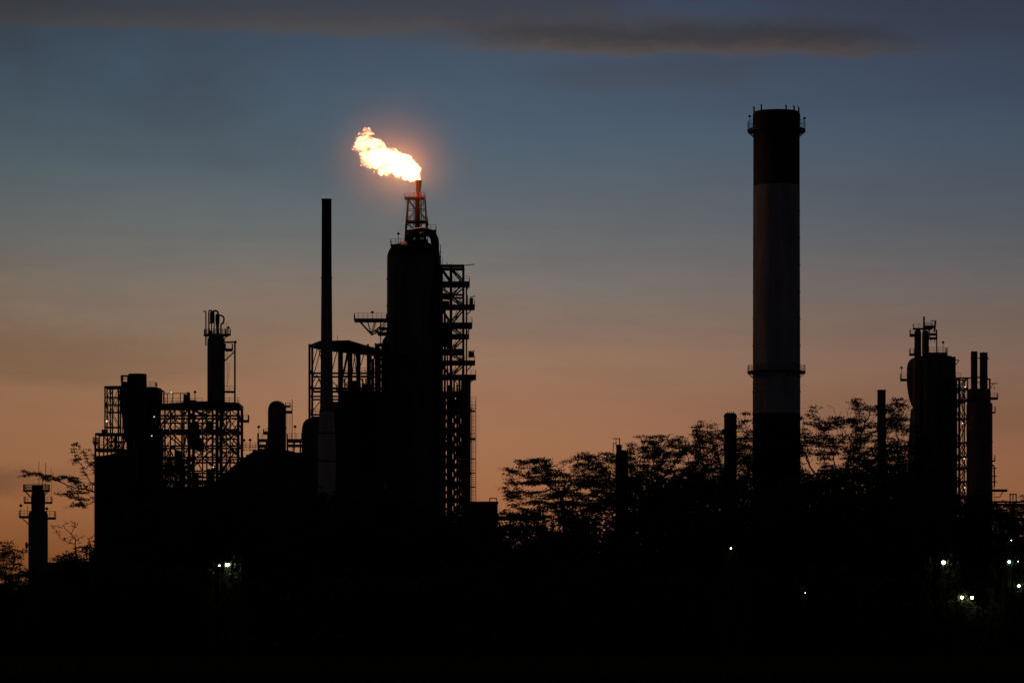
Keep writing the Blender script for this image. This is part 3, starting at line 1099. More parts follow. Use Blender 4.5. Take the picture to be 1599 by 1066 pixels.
t.pipe([(250, 610.5, -1), (256.5, 610.5, -1), (256.5, 640, -1)], 2.6, bend=3)
t.bar('beam', (257, 615, -2), (296, 614.5, -2), 1.2)
for x in (262.5, 271, 283):
    t.bar('post', (x, 615, -2), (x, 632, -2), 1.3)
t.box('valve_skid', 287.5, 616, 292, 630, -2, 1, 'dark_steel'); t.box('valve_skid', 293, 613, 296.5, 630, -2, 1, 'dark_steel'); t.box('valve_skid', 287, 625, 306, 629, -2, 1, 'dark_steel')
t.mast(305, 614, 628, -1, 1.3)
t.mast(371.5, 623, 631, 0, 1.0, False); t.mast(358, 622, 630, 0, 1.0, False)
t.lathe('drum', 305, [(1, 658), (4, 660), (6.5, 667), (7.5, 675), (7.5, 697), (4, 702), (1, 703)], 'cladding', dd=0)
t.lathe('drum', 312, [(1, 685), (5, 686), (6, 689), (6, 703), (1, 705)], 'cladding', dd=1)
t.lathe('drum', 277, [(1, 702), (5, 704), (6, 707), (6, 738), (1, 740)], 'cladding', dd=2)
t.lathe('drum', 262, [(1, 712), (4, 714), (4, 736), (1, 738)], 'cladding', dd=4)
t.lathe('drum', 325, [(1, 655), (5, 656), (6, 659), (6, 674), (1, 676)], 'cladding', dd=4)
for (pts, w_) in (([(243, 660, 1), (340, 660, 1)], 2.4), ([(300, 684, 2), (370, 684, 2), (370, 760, 2)], 2.6), ([(258, 690, 0), (258, 760, 0)], 2.4), ([(283, 640, 2), (283, 760, 2)], 3),
                  ([(331, 637, 2), (331, 760, 2)], 3.4), ([(345, 706, 0), (372, 706, 0)], 2.6), ([(300, 722, 0), (372, 722, 0)], 3), ([(247, 640, 0), (247, 760, 0)], 3),
                  ([(348, 664, 1), (348, 640, 1), (362, 640, 1)], 2.2), ([(310, 745, 0), (372, 745, 0)], 3), ([(250, 728, 0), (300, 728, 0)], 4), ([(255, 752, 0), (335, 752, 0)], 6)):
    t.pipe(pts, w_)
t.deck(374, 388, 656.5, -2, 2.5, t=2.2, h=8.5)
t.bar('bracket', (375, 664, -2), (379, 673, -2), 2)
stair(t, 330, 637, 312, 673, 1); stair(t, 345, 673, 366, 697, 1); stair(t, 262, 650, 282, 673, 1)
t.box('process_block', 239, 761, 376, 985, -1, 8, 'dark_steel')
for x in (244, 256, 270, 284, 300, 312, 324, 348, 362):
    x += rng.uniform(-5, 5)
    t.box('equipment', x - rng.uniform(1, 7), 728 + rng.random() * 28, x + rng.uniform(1, 6), 761, 0, 3, 'dark_steel')
t.light(269, 613.5, -2.6); t.light(249, 655.5, -13); t.light(246, 685, -14); t.light(335, 730, -3.8)
t.box('equipment', 240, 675, 252, 760, 1, 6, 'dark_steel')

# slim dark column standing on the frame
t = Thing('column_vessel', 'slim dark column with tangle of bent vent pipes on top, standing on the left frame', 'vessel', 337.5, 880)
t.lathe('shell', 337.5, [(13.8, 628), (13.8, 534), (13.4, 530), (12, 526.8), (9, 524.5), (3, 523.6)], 'cladding', n=36)
t.ringdeck(337.5, 9, 10.5, 522.5, h=8, t=2.2, brackets=8)
t.deck(352, 359.5, 522, -1.5, 1.5, t=1.8, h=8)
t.deck(352, 363, 545, -1.5, 1.5, t=3, h=8)
t.deck(350.5, 367, 611, -1.2, 1.2, t=2, h=8)
t.bar('column', (366.8, 533, 0), (366.8, 629, 0), 2.6)
t.bar('beam', (351, 534, 0), (369, 534, 0), 2.4)
t.bar('brace', (351, 563, 0), (366, 549, 0), 1.8)
t.bar('cable', (355, 548, -.5), (355, 610, -.5), .5); t.bar('cable', (359, 566, -.5), (356, 600, -.5), .5)
t.lathe('valve_knob', 367.6, [(.5, 531.5), (2, 533), (2, 535), (.5, 536.5)], 'dark_steel')
t.pipe([(322, 540, -1), (322, 486.5, -1), (318, 486.5, -1)], 2.0, bend=2)
t.pipe([(326.5, 523, -.8), (326.5, 485, -.8), (331, 485, -.8)], 2.2, bend=2)
t.lathe('silencer', 331.5, [(1, 505), (3, 503.5), (3.8, 500), (3.8, 489), (2.6, 485.5), (.8, 485)], 'dark_steel', n=20)
t.pipe([(330.5, 523, -.4), (330.5, 504, -.4)], 1.8); t.pipe([(334.5, 523, -.2), (334.5, 500, -.2)], 1.8)
t.pipe([(333, 488, 0), (334, 484.8, 0), (340.5, 486, 0), (341, 496, 0)], 3, bend=4)
t.lathe('silencer', 339.6, [(2, 523), (2.4, 510), (3.2, 502), (3.6, 496), (3, 491), (1, 489.5)], 'dark_steel', n=20)
t.pipe([(341, 492, 0), (346.5, 492.5, 0), (350, 496, 0), (349, 503.5, 0), (345, 506, 0), (345, 523, 0)], 2.6, bend=5)
t.pipe([(325, 502, .5), (330, 505, .5)], 2); t.pipe([(348, 503, 0), (349.5, 506, 0)], 2)
t.mast(353.5, 503, 522, 0, .5, False); t.mast(356.5, 513, 522, 0, 1.1)
t.lathe('valve_knob', 329.5, [(1, 516), (2.6, 518), (2.6, 521), (1, 522.5)], 'dark_steel')
t.mast(319.2, 514, 522, 0, .8, False)

# ================================================================== left: hopper silo, its lattice tower, the sheet-metal block
t = Thing('hopper_silo', 'bulky dark silo with stepped top and tapered waist, left side', 'silo', 219, 872)
t.lathe('hopper', 209, [(14.5, 690), (17, 664), (20, 640), (20.2, 602), (20.2, 598)], 'sheet_metal', n=36)
t.lathe('cap', 214.5, [(14.6, 601), (14.6, 586), (13.8, 583.6), (2, 583)], 'sheet_metal', n=36)
t.lathe('bin', 233, [(12, 700), (14, 640), (18, 630), (18.5, 608), (16.5, 604.6), (8, 602.4), (1, 602)], 'sheet_metal', n=36, dd=4)
t.lathe('base', 221, [(28, 985), (27, 716), (23.5, 680), (21, 668)], 'sheet_metal', n=40, dd=3)
t.deck(190.5, 200.5, 597, -2, 2, t=4, h=10, r=.12)
t.bar('beam', (190, 588, -2), (200.5, 588, -2), 2.2)
t.railing([(229, -2), (243.5, -2), (243.5, 3)], 603.5, 6.5)
for y, r in ((612, 20.8), (630, 20.8)):
    a = Acc(); c = t.w(209, y); a.ring(c.x, c.y, 19 * t.k, r * t.k, c.z - .12, c.z + .12, 36); t.add('hoop', a, 'sheet_metal')
t.ladder(204, 700, 985, -3.2, 4, True, 'galvanised')
t.pipe([(212, 690, -4), (212, 985, -4)], 3, 'pale_cladding')

t = Thing('lattice_tower', 'narrow lattice tower with flat top beam leaning beside the left silo', 'steel tower', 176, 868)
for d in (-1.5, 3):
    t.bar('column', (165, 606, d), (165, 676, d), 2.2); t.bar('column', (173.5, 606, d), (173.5, 676, d), 2.0)
    t.bar('column', (186, 606, d), (186, 676, d), 2.4); t.bar('column', (189.5, 606, d), (189.5, 676, d), 1.4)
    t.bar('beam', (164, 605, d), (191, 604.5, d), 3.6)
    for y in (620.5, 632, 643.5, 667):
        t.bar('beam', (165, y, d), (190, y, d), 1.5)
    for (c0, c1, l0, l1, k_) in ((166, 173, 608, 632, 'U'), (166, 173, 632, 666, 'D'), (174, 185, 643, 620, 'U'), (175, 186, 645, 666, 'D'), (174, 185, 608, 643, 'U'), (186, 190, 608, 632, 'X')):
        frame(t, [], [606], (), 1, 1, [(c0, c1, l0, l1, k_, d)], brw=.9)
for c in (165, 186):
    for y in (605, 632, 667):
        t.bar('beam', (c, y, -1.4), (c, y, 2.9), 1.4)
t.light(168, 658, -1.9, 'bulb_white', .16)

t = Thing('deck_structure', 'low railed steel frame with two decks under the lattice tower', 'steel frame', 175, 866)
t.box('platform', 151, 676.5, 198, 679.5, -3, 5, 'dark_steel')
t.box('platform', 150, 701, 196, 704.5, -3, 5, 'dark_steel')
t.railing([(150, -2.9), (165, -2.9)], 701, 10); t.railing([(165, -2.9), (196, -2.9)], 701, 9); t.railing([(150, 4.9), (196, 4.9)], 701, 9)
t.box('equipment', 160, 671, 167, 676, -2, 1, 'dark_steel')
for d in (-2.8, 4.8):
    for x in (151.5, 164, 176, 187, 195):
        t.bar('column', (x, 677, d), (x, 985, d), 2)
    frame(t, [], [680], (), 1, 1, [(164, 176, 681, 700, 'X', d), (176, 187, 681, 700, 'D', d), (187, 195, 681, 700, 'U', d)], brw=1.6)
    t.bar('bracket', (146.5, 689, d), (151, 700, d), 1.2)
t.deck(146.5, 152, 691, -2, 3, t=1.5, h=8)
t.pipe([(170, 690, 0), (195, 690, 0)], 3); t.pipe([(181, 680, 1), (181, 702, 1)], 3)

t = Thing('building', 'tall windowless sheet metal block with sloping roof at the left', 'building', 175, 862)
a = Acc()
pts3 = [(150.5, 985), (150.5, 713.5), (170, 711.5), (196, 704.5), (215, 704.5), (215, 985)]
for d in (-4, 10):
    a.v += [t.w(x, y, d) for x, y in pts3]
n8 = len(pts3)
a.f += [tuple(range(n8 - 1, -1, -1)), tuple(range(n8, 2 * n8))] + [(i, (i + 1) % n8, n8 + (i + 1) % n8, n8 + i) for i in range(n8)]
t.add('wall', a, 'sheet_metal', None, None)
for i in range(9):
    x = 153 + i * 7
    t.bar('panel_seam', (x, 714, -4.06), (x, 985, -4.06), .8, 'sheet_metal', 'box')
t.bar('corner_post', (151, 690, -4.2), (151, 985, -4.2), 1.2)

# dark building with sloped roof and railings in the middle
t = Thing('building', 'dark shed with stepped sloping roof below the round topped vessel', 'building', 430, 845)
a = Acc()
pts4 = [(330, 985), (335, 752), (358, 732), (376, 718), (398, 702.5), (418, 699), (448, 702), (462, 706), (500, 706), (530, 735), (600, 752), (600, 985)]
for d in (0, 14):
    a.v += [t.w(x, y, d) for x, y in pts4]
n9 = len(pts4)
a.f += [tuple(range(n9 - 1, -1, -1)), tuple(range(n9, 2 * n9))] + [(i, (i + 1) % n9, n9 + (i + 1) % n9, n9 + i) for i in range(n9)]
t.add('wall', a, 'sheet_metal', None, None)
t.railing([(379, .3), (420, .3)], 703, 8.5, step=5); t.railing([(380, 6), (404, 6)], 696, 7)
rng = random.Random(8)
for i in range(16):
    x = 346 + i * 4.6 + rng.uniform(-2, 2)
    yb = np.interp(x, [335, 358, 376, 398, 418, 448], [752, 732, 718, 702.5, 699, 702])
    t.box('roof_vent', x, yb - rng.uniform(1.5, 5.5), x + rng.uniform(1.5, 4.5), yb + 6, rng.uniform(1, 5), rng.uniform(6, 9), 'dark_steel')
t.mast(381, 689, 704, 0, .8); t.mast(390.5, 688.5, 704, 0, 1.0)
for x in (345, 372, 400, 430, 460, 490):
    t.bar('panel_seam', (x, 760, -.07), (x, 985, -.07), .8, 'sheet_metal', 'box')

# ================================================================== far left small column
t = Thing('column_vessel', 'short stepped column with two railed platforms at the far left, whip aerials on top', 'vessel', 59.5, 800)
t.lathe('shell', 59.5, [(15.5, 985), (15.2, 803), (14, 800), (10.8, 797), (10.6, 771), (9.4, 768), (5, 766.5), (1, 766)], 'cladding', n=36)
t.ringdeck(57, 8, 13, 765.5, h=9, t=1.6, brackets=6)
t.box('equipment', 51, 757, 66, 765.5, -1, 1, 'dark_steel')
t.deck(38.5, 50, 784, -1.5, 1.5, t=2, h=8.5); t.deck(69, 80.5, 784, -1.5, 1.5, t=2, h=8.5)
t.deck(31, 47, 806, -1.6, 1.6, t=2.6, h=8.5); t.deck(72, 86, 808, -1.6, 1.6, t=2.6, h=10)
t.bar('brace', (35, 809, 0), (44.5, 818, 0), 1.4)
t.mast(33.5, 791, 806, -1, .9); t.mast(74, 796, 808, -1, 1.2); t.mast(44, 789, 806, -1, .9, False)
t.mast(60.8, 720, 760, 0, .9, False); t.mast(71.3, 722, 762, 0, .9, False); t.mast(66, 751, 766, 0, 1.4, False); t.mast(80, 730, 784, 0, .5, False)
t.lathe('valve_knob', 41.5, [(1, 846), (2.2, 848), (2.2, 854), (1, 856)], 'dark_steel', dd=0)
t.pipe([(41.5, 851, 0), (46, 851, 0)], 1.6)
t.mast(71, 755, 785, -1.2, 1.0, False)

t = Thing('building', 'long low dark shed roof between the far left column and the metal block', 'building', 110, 830)
t.box('wall', 62, 879.5, 152, 985, 0, 12, 'sheet_metal')
t.box('roof', 60, 877.5, 154, 879.4, -.6, 12.6, 'sheet_metal')
t.box('vent', 98, 874, 112, 877.4, 2, 5, 'galvanised')

# ================================================================== right unit
t = Thing('column_vessel', 'capsule shaped vessel with rounded ends on the left edge of the right unit', 'vessel', 1428, 955)
t.lathe('shell', 1431, [(3, 640), (9, 630), (12.5, 618), (15, 600), (15, 574), (13.6, 567), (10.5, 562), (6, 559), (1, 558)], 'cladding', n=36)
t.deck(1406.5, 1417, 592, -1.5, 1.5, t=2.6, h=8)
t.mast(1407, 576, 592, -1, .9)
t.lathe('skirt', 1431, [(13, 985), (13, 700), (9, 640), (3, 632)], 'cladding', n=36)

t = Thing('reactor_vessel', 'broad dark vessel with two short columns and railed platforms on top, right unit', 'vessel', 1450, 950)
t.lathe('shell', 1449, [(24, 985), (23.8, 566), (22.5, 559), (18, 556.5), (2, 556)], 'cladding', n=44)
t.box('casing', 1452, 557.5, 1491, 985, -2, 6, 'cladding')
a = Acc(); c = t.w(1474, 557.4, 2)
a.lathe(c.x, c.y, [(16 * t.k, c.z), (14 * t.k, c.z + .3), (6 * t.k, c.z + .55), (.1, c.z + .6)], 30)
t.add('casing_roof', a, 'cladding')
for px, y0 in ((1430.8, 522), (1442.8, 523)):
    t.lathe('overhead_column', px, [(5.6, 985), (5.4, y0), (5.0, y0 - 3), (3.4, y0 - 5), (1, y0 - 5.8)], 'cladding', n=24, dd=-3.5)
t.deck(1419, 1429, 524, -5, -2, t=3, h=7.5)
t.deck(1424, 1453, 514.5, -4.6, -2, t=1.6, h=7)
t.deck(1449, 1460, 523, -4.8, -2, t=2, h=6); t.deck(1449, 1460, 529, -4.8, -2, t=2.2, h=6)
t.deck(1441, 1458, 511, -4.8, -2, t=2.6, h=5)
t.deck(1419, 1426, 554, -4.6, -1, t=2.2, h=8)
t.deck(1448, 1476.5, 552.5, -4.6, 1, t=3, h=8)
t.bar('vent_stack', (1440.5, 496, -3.4), (1440.5, 520, -3.4), 3, 'dark_steel', 'tube')
t.bar('column', (1460.2, 516, -3.6), (1460.2, 556, -3.6), 1.8)
t.bar('column', (1458.4, 503, -3.6), (1456.5, 520, -3.6), 2.6)
t.bar('davit_arm', (1450.5, 502.8, -3.6), (1459.4, 502.8, -3.6), 1.3)
t.pipe([(1448, 518, -3), (1446.5, 514.5, -3), (1443, 516, -3)], 1.4, bend=2)
t.bar('hanger', (1451.5, 530, -3), (1451.5, 535, -3), .8); t.bar('hanger', (1457, 530, -3), (1457, 537, -3), .8)
t.mast(1471.2, 537, 552, -2, .9)
t.bar('beam', (1491, 562.6, -1), (1497, 562.6, -1), 1.2); t.bar('brace', (1491.5, 570, -1), (1497, 563, -1), 1.2)
t.pipe([(1425.5, 560, -4), (1425.5, 700, -4)], 1.8, 'pale_cladding')
for y in (580, 610, 640, 680):
    a = Acc(); c = t.w(1449, y); a.ring(c.x, c.y, 22 * t.k, 24.5 * t.k, c.z - .12, c.z + .12, 40); t.add('stiffener_ring', a, 'cladding')

t = Thing('steel_tower', 'braced open steel tower between the right vessel and the twin stacks', 'steel tower', 1494, 948)
cols = [1479, 1487, 1496.5, 1502, 1509.5]
lev = [591, 606.5, 626, 654, 691, 713, 731, 752, 776, 800]
for d in (-2, 5):
    for c, w_ in zip(cols, (3, 3.4, 3.4, 1.2, 2)):
        t.bar('column', (c, 591, d), (c, 985, d), w_)
    for l, w_ in zip(lev, (2, 2.4, 4, 2.6, 2.2, 2.2, 4, 3, 5, 5)):
        for a_, b_ in zip(cols[:-1], cols[1:]):
            t.bar('beam', (a_ + 1, l, d), (b_ - 1, l, d), w_)
    pr = 592
    for li, l in enumerate(lev[1:]):
        frame(t, [], [pr], (), 1, 1, [(1480, 1487, pr, l, 'XUD'[li % 3], d), (1488, 1496, pr, l, 'DUX'[li % 3], d), (1497, 1509, pr, l, 'UXD'[li % 3], d)], brw=1.4)
        pr = l + 1
for c in cols[::2]:
    for l in lev[:8]:
        t.bar('beam', (c, l, -1.7), (c, l, 4.7), 1.8)
t.railing([(1491, -2), (1499, -2)], 591, 8); t.railing([(1497, -2), (1509, -2)], 625, 8); t.railing([(1488, 4), (1509, 4)], 654, 7)
t.bar('beam', (1490, 591, -2.4), (1515, 591, -2.4), 2.2)
for x, w_ in ((1483, 1.8), (1492, 2), (1500, 1.6)):
    t.pipe([(x, 625, 1.5), (x, 800, 1.5)], w_)
t.lathe('drum', 1484, [(1, 735), (5, 737), (5, 752), (1, 754)], 'cladding', dd=1)
t.lathe('drum', 1492, [(1, 657), (3.5, 658), (3.5, 668), (1, 669)], 'cladding', dd=1)
for (x, y, m_) in ((1505, 605, 'bulb_white'), (1501, 661.5, 'bulb_white'), (1503.5, 716.5, 'bulb_warm'), (1508, 757.5, 'bulb_white'), (1504.5, 761.5, 'bulb_warm'), (1502.5, 799, 'bulb_white')):
    t.light(x, y, -2.8, m_, .13)

for i, (px, hw, y0, lab) in enumerate(((1521.3, 5.1, 548.5, 'left one of two short twin stacks on the right drum, slightly taller and ribbed'),
                                       (1536, 6.2, 550.2, 'right one of two short twin stacks on the right drum, smooth and slightly wider'))):
    t = Thing('exhaust_stack', lab, 'stack', px, 948 + i, 'twin stacks on the right drum')
    t.lathe('shell', px, [(hw + .6, 640), (hw, 604), (hw, y0 + .6), (hw - .8, y0), (hw - 1.2, y0 + 8)], 'stack_steel', n=26)
    for y in (559, 590):
        a = Acc(); c = t.w(px, y); a.ring(c.x, c.y, (hw - 1) * t.k, (hw + .7) * t.k, c.z - .12, c.z + .12, 26); t.add('flange', a, 'dark_steel')
    if i == 0:
        for dx in (-5.2, -3.6, -2):
            t.bar('rib', (px + dx, y0, -hw * t.k * .75), (px + dx, 600, -hw * t.k * .75), 1, 'stack_steel', 'box')
        t.bar('tie_bar', (px + hw, 558.6, 0), (px + hw + 4.6, 558.6, 0), 1.2)
        t.bar('tie_bar', (px + hw, 588.6, 0), (px + hw + 4.6, 588.6, 0), 1.6)
        t.bar('tie_bar', (px + hw, 597, 0), (px + hw + 4.4, 597, 0), 1.2)
    else:
        t.bar('lug', (px + hw, 560, 0), (px + hw + 2.4, 560, 0), 1.4)

t = Thing('drum_vessel', 'broad upright drum carrying the twin stacks at the right edge', 'vessel', 1529.5, 945)
t.lathe('shell', 1529.5, [(20.4, 985), (20.2, 632), (19, 629), (14, 628), (2, 627.6)], 'cladding', n=44)
t.box('breeching', 1514, 607, 1545, 628, -1.5, 5, 'cladding')
t.railing([(1512, -2.4), (1547, -2.4)], 628, 7)
t.bar('column', (1545.5, 592, 0), (1545.5, 640, 0), 2.4)
t.bar('beam', (1541, 592, 0), (1547, 592, 0), 2.2)
t.bar('davit_arm', (1546, 598.5, 0), (1557.5, 598.5, 0), 1.3); t.bar('brace', (1547, 606, 0), (1551, 599, 0), 1)
t.bar('hook', (1553, 604, 0), (1552.3, 607, 0), 1.3)
t.deck(1546, 1557.5, 621, -1.5, 1.5, t=2.6, h=7)
t.deck(1548, 1554, 643.5, -1, 1.2, t=1.4, h=8)
t.deck(1548.5, 1553.5, 719, -1, 1.2, t=1.4, h=8)
t.ladder(1550.8, 730, 800, 0, 3.4, False)
t.pipe([(1549, 725, 0), (1552.5, 728, 0), (1552.8, 760, 0)], 2.4, bend=4)
for y in (731, 743, 752):
    t.bar('lug', (1550, y, 0), (1556.5, y, 0), 1.5)
for y in (690, 760):
    a = Acc(); c = t.w(1529.5, y); a.ring(c.x, c.y, 19 * t.k, 20.9 * t.k, c.z - .12, c.z + .12, 44); t.add('stiffener_ring', a, 'cladding')
t.pipe([(1549, 765.5, 0), (1573, 765.5, 0)], 4.2)
t.bar('bracket', (1553, 776, 0), (1561, 776, 0), 1.2); t.bar('bracket', (1561, 776, 0), (1566, 767, 0), 1.2)

t = Thing('pipe_rack', 'low pipe rack with pipes and goalpost frame at the right edge', 'pipe rack', 1580, 900)
for x in (1560, 1584, 1608):
    for d in (0, 5):
        t.bar('column', (x, 786, d), (x, 985, d), 2.4)
for d in (0, 5):
    t.bar('beam', (1552, 787, d), (1625, 787, d), 3); t.bar('beam', (1552, 812, d), (1625, 812, d), 2.4)
for y, d, w_ in ((783, 1.5, 2.4), (782.5, 3, 3), (809, 2, 3), (795, 1, 2.2)):
    t.pipe([(1550, y, d), (1630, y, d)], w_)
t.bar('post', (1579, 771, 2), (1579, 786, 2), 1.6); t.bar('post', (1588.5, 771, 2), (1588.5, 786, 2), 1.6); t.bar('beam', (1578, 771, 2), (1589.5, 771, 2), 2); t.bar('post', (1583.5, 773, 2), (1583.5, 780, 2), 1.8)

# ================================================================== small stacks among the right-hand trees
t = Thing('exhaust_stack', 'short dark stack with spiked rim between the right trees and the huge chimney', 'stack', 1140.5, 640)
t.lathe('shell', 1140.5, [(10.3, 985), (9.9, 652), (10.4, 651), (10.4, 648.5), (8.6, 645.5), (7.4, 644.6), (7, 660)], 'stack_steel', n=30)
for px in (1135.5, 1138.5, 1142.5, 1145):
    t.bar('spike', (px, 650, -.4), (px, 642, -.4), .8, 'dark_steel', 'box')
for y in (700, 750):
    a = Acc(); c = t.w(1140.5, y); a.ring(c.x, c.y, 9 * t.k, 10.6 * t.k, c.z - .1, c.z + .1, 30); t.add('flange', a, 'dark_steel')
t = Thing('exhaust_stack', 'short plain rusty red stack in the trees right of the huge chimney', 'stack', 1376.5, 660)
t.lathe('shell', 1376.5, [(7.2, 985), (6.9, 700), (6.6, 611), (7.1, 610.6), (7.1, 608.6), (5.6, 608.4), (5.4, 620)], 'rust_steel', n=28)
for y in (640, 680):
    a = Acc(); c = t.w(1376.5, y); a.ring(c.x, c.y, 6 * t.k, 7.5 * t.k, c.z - .1, c.z + .1, 28); t.add('flange', a, 'rust_steel')
t = Thing('column_vessel', 'thin column with a hooked frame on top, poking up among the right trees', 'vessel', 970, 640)
t.lathe('shell', 971, [(11, 985), (10, 730), (9.4, 710), (8.5, 704), (4, 702.5), (1, 702)], 'stack_steel', n=28)
t.lathe('vent_pipe', 966.5, [(4.4, 712), (4.4, 696), (3.6, 694), (1, 693.6)], 'dark_steel', n=20)
t.bar('post', (957.5, 691, 0), (957.5, 705, 0), 1.2); t.bar('beam', (957, 684.5, 0), (968.6, 684.5, 0), 1.4); t.bar('post', (967.6, 684.5, 0), (967.6, 698, 0), 1.6); t.bar('beam', (957, 692, 0), (963, 692, 0), 1.2); t.bar('post', (962, 685, 0), (962, 697, 0), 1.0)

# ================================================================== low block and pipe rack at centre
t = Thing('building', 'low flat roofed block with hoop frame, right of the stair tower foot', 'building', 756, 860)
t.box('wall', 734, 784.5, 777, 985, 0, 10, 'sheet_metal')
t.box('roof', 733, 782.6, 778, 784.4, -.5, 10.5, 'sheet_metal')
t.bar('post', (764.5, 777, 3), (764.5, 783, 3), 1.3); t.bar('post', (775.5, 777, 3), (775.5, 783, 3), 1.3); t.bar('beam', (764, 777, 3), (776, 777, 3), 1.5)
t = Thing('pipe_rack', 'low pipe rack running right from the flat roofed block', 'pipe rack', 800, 850)
for x in (740, 768, 796, 822, 848):
    for d in (0, 4):
        t.bar('column', (x, 808, d), (x, 985, d), 2.4)
for d in (0, 4):
    t.bar('beam', (738, 810, d), (852, 810, d), 3.4)
    t.bar('beam', (738, 826, d), (852, 826, d), 5)
for y, d in ((806.5, 1), (807, 2), (806, 3), (822, 1.5), (832, 2)):
    t.pipe([(736, y, d), (854, y, d)], 3)
t.bar('post', (843, 790, 2), (843, 810, 2), 4)

# ================================================================== trees
def grow(attr, trunk, seg, kill, iters=120, jitter=.18, rng=None):
    P = [np.array(p, float) for p in trunk]
    par = [-1] + list(range(len(trunk) - 1))
    A_ = np.array(attr, float)
    arr = np.array(P)
    d = np.linalg.norm(A_[:, None, :] - arr[None], axis=2)
    near = d.argmin(1)
    nd = d.min(1)
    kids_used = {}
    for _ in range(iters):
        if len(A_) == 0:
            break
        dirs = A_ - np.array(P)[near]
        dirs /= np.maximum(np.linalg.norm(dirs, axis=1, keepdims=True), 1e-6)
        new = []
        for n_ in np.unique(near):
            v = dirs[near == n_].mean(0) + rng.normal(0, jitter, 3)
            v /= max(np.linalg.norm(v), 1e-6)
            cnt = kids_used.get(n_, 0)
            if cnt > 3:
                continue
            kids_used[n_] = cnt + 1
            new.append((P[n_] + v * seg, n_))
        if not new:
            break
        base = len(P)
        for p, n_ in new:
            P.append(p)
            par.append(int(n_))
        NP = np.array([p for p, _ in new])
        dn = np.linalg.norm(A_[:, None, :] - NP[None], axis=2)
        j = dn.argmin(1)
        m = dn[np.arange(len(A_)), j]
        up = m < nd
        near = np.where(up, j + base, near)
        nd = np.where(up, m, nd)
        keep = nd > kill
        A_, near, nd = A_[keep], near[keep], nd[keep]
    return np.array(P), par


def skeleton(P, par, tip, expo=2.35):
    n = len(P)
    acc = np.zeros(n)
    kids = [[] for _ in range(n)]
    for i in range(1, n):
        kids[par[i]].append(i)
    r = np.zeros(n)
    size = np.ones(n, int)
    order = sorted(range(n), key=lambda i: 0)
    # children always have larger index than parents
    for i in range(n - 1, -1, -1):
        r[i] = max(tip, acc[i] ** (1 / expo)) if kids[i] else tip
        if par[i] >= 0:
            acc[par[i]] += r[i] ** expo
            size[par[i]] += size[i]
    return r, kids, size


def tube_mesh(ids, P, par, r, kids, sides):
    V, F = [], []
    ring = {}
    idset = set(ids)

    def mk(i, dirv):
        d = Vector(dirv).normalized()
        u = d.orthogonal().normalized()
        w_ = d.cross(u)
        b = len(V)
        for j in range(sides):
            a = 2 * math.pi * j / sides
            V.append(tuple(Vector(P[i]) + (u * math.cos(a) + w_ * math.sin(a)) * r[i]))
        return b
    for i in ids:
        p = par[i]
        if p < 0:
            continue
        d = P[i] - P[p]
        a = mk(p, d) if True else 0
        rr = r[p]
        # a side branch starts at its own thickness inside the parent
        if r[i] < .6 * r[p]:
            del V[a:]
            keep = r[p]
            r[p] = r[i] * 1.15
            a = mk(p, d)
            r[p] = keep
        b = mk(i, d)
        for j in range(sides):
            F.append((a + j, a + (j + 1) % sides, b + (j + 1) % sides, b + j))
        F.append(tuple(b + j for j in range(sides)))
    return V, F


def leaves(cent, per, sx, sz, l0, l1, w0, w1, rng):
    n = len(cent) * per
    c = np.repeat(cent, per, 0) + rng.normal(0, 1, (n, 3)) * np.array([sx, sx, sz])
    a = rng.uniform(0, 2 * np.pi, n)
    tilt = rng.normal(0, .45, n)
    u = np.stack([np.cos(a) * np.cos(tilt), np.sin(a) * np.cos(tilt), np.sin(tilt)], 1)
    roll = rng.normal(0, .7, n)
    side = np.stack([-np.sin(a), np.cos(a), np.zeros(n)], 1)
    up = np.cross(u, side)
    s = side * np.cos(roll)[:, None] + up * np.sin(roll)[:, None]
    L = rng.uniform(l0, l1, n)[:, None]
    Wd = rng.uniform(w0, w1, n)[:, None]
    q = np.stack([c - u * L / 2, c + s * Wd / 2, c + u * L / 2, c - s * Wd / 2], 1).reshape(-1, 3)
    return q


def np_mesh(name, q, material):
    n = len(q) // 4
    me = bpy.data.meshes.new(name)
    me.vertices.add(len(q))
    me.vertices.foreach_set('co', q.astype(np.float32).ravel())
    me.loops.add(len(q))
    me.loops.foreach_set('vertex_index', np.arange(len(q), dtype=np.int32))
    me.polygons.add(n)
    me.polygons.foreach_set('loop_start', np.arange(0, len(q), 4, dtype=np.int32))
    me.update(calc_edges=True)
    me.materials.append(MATS[material])
    return me


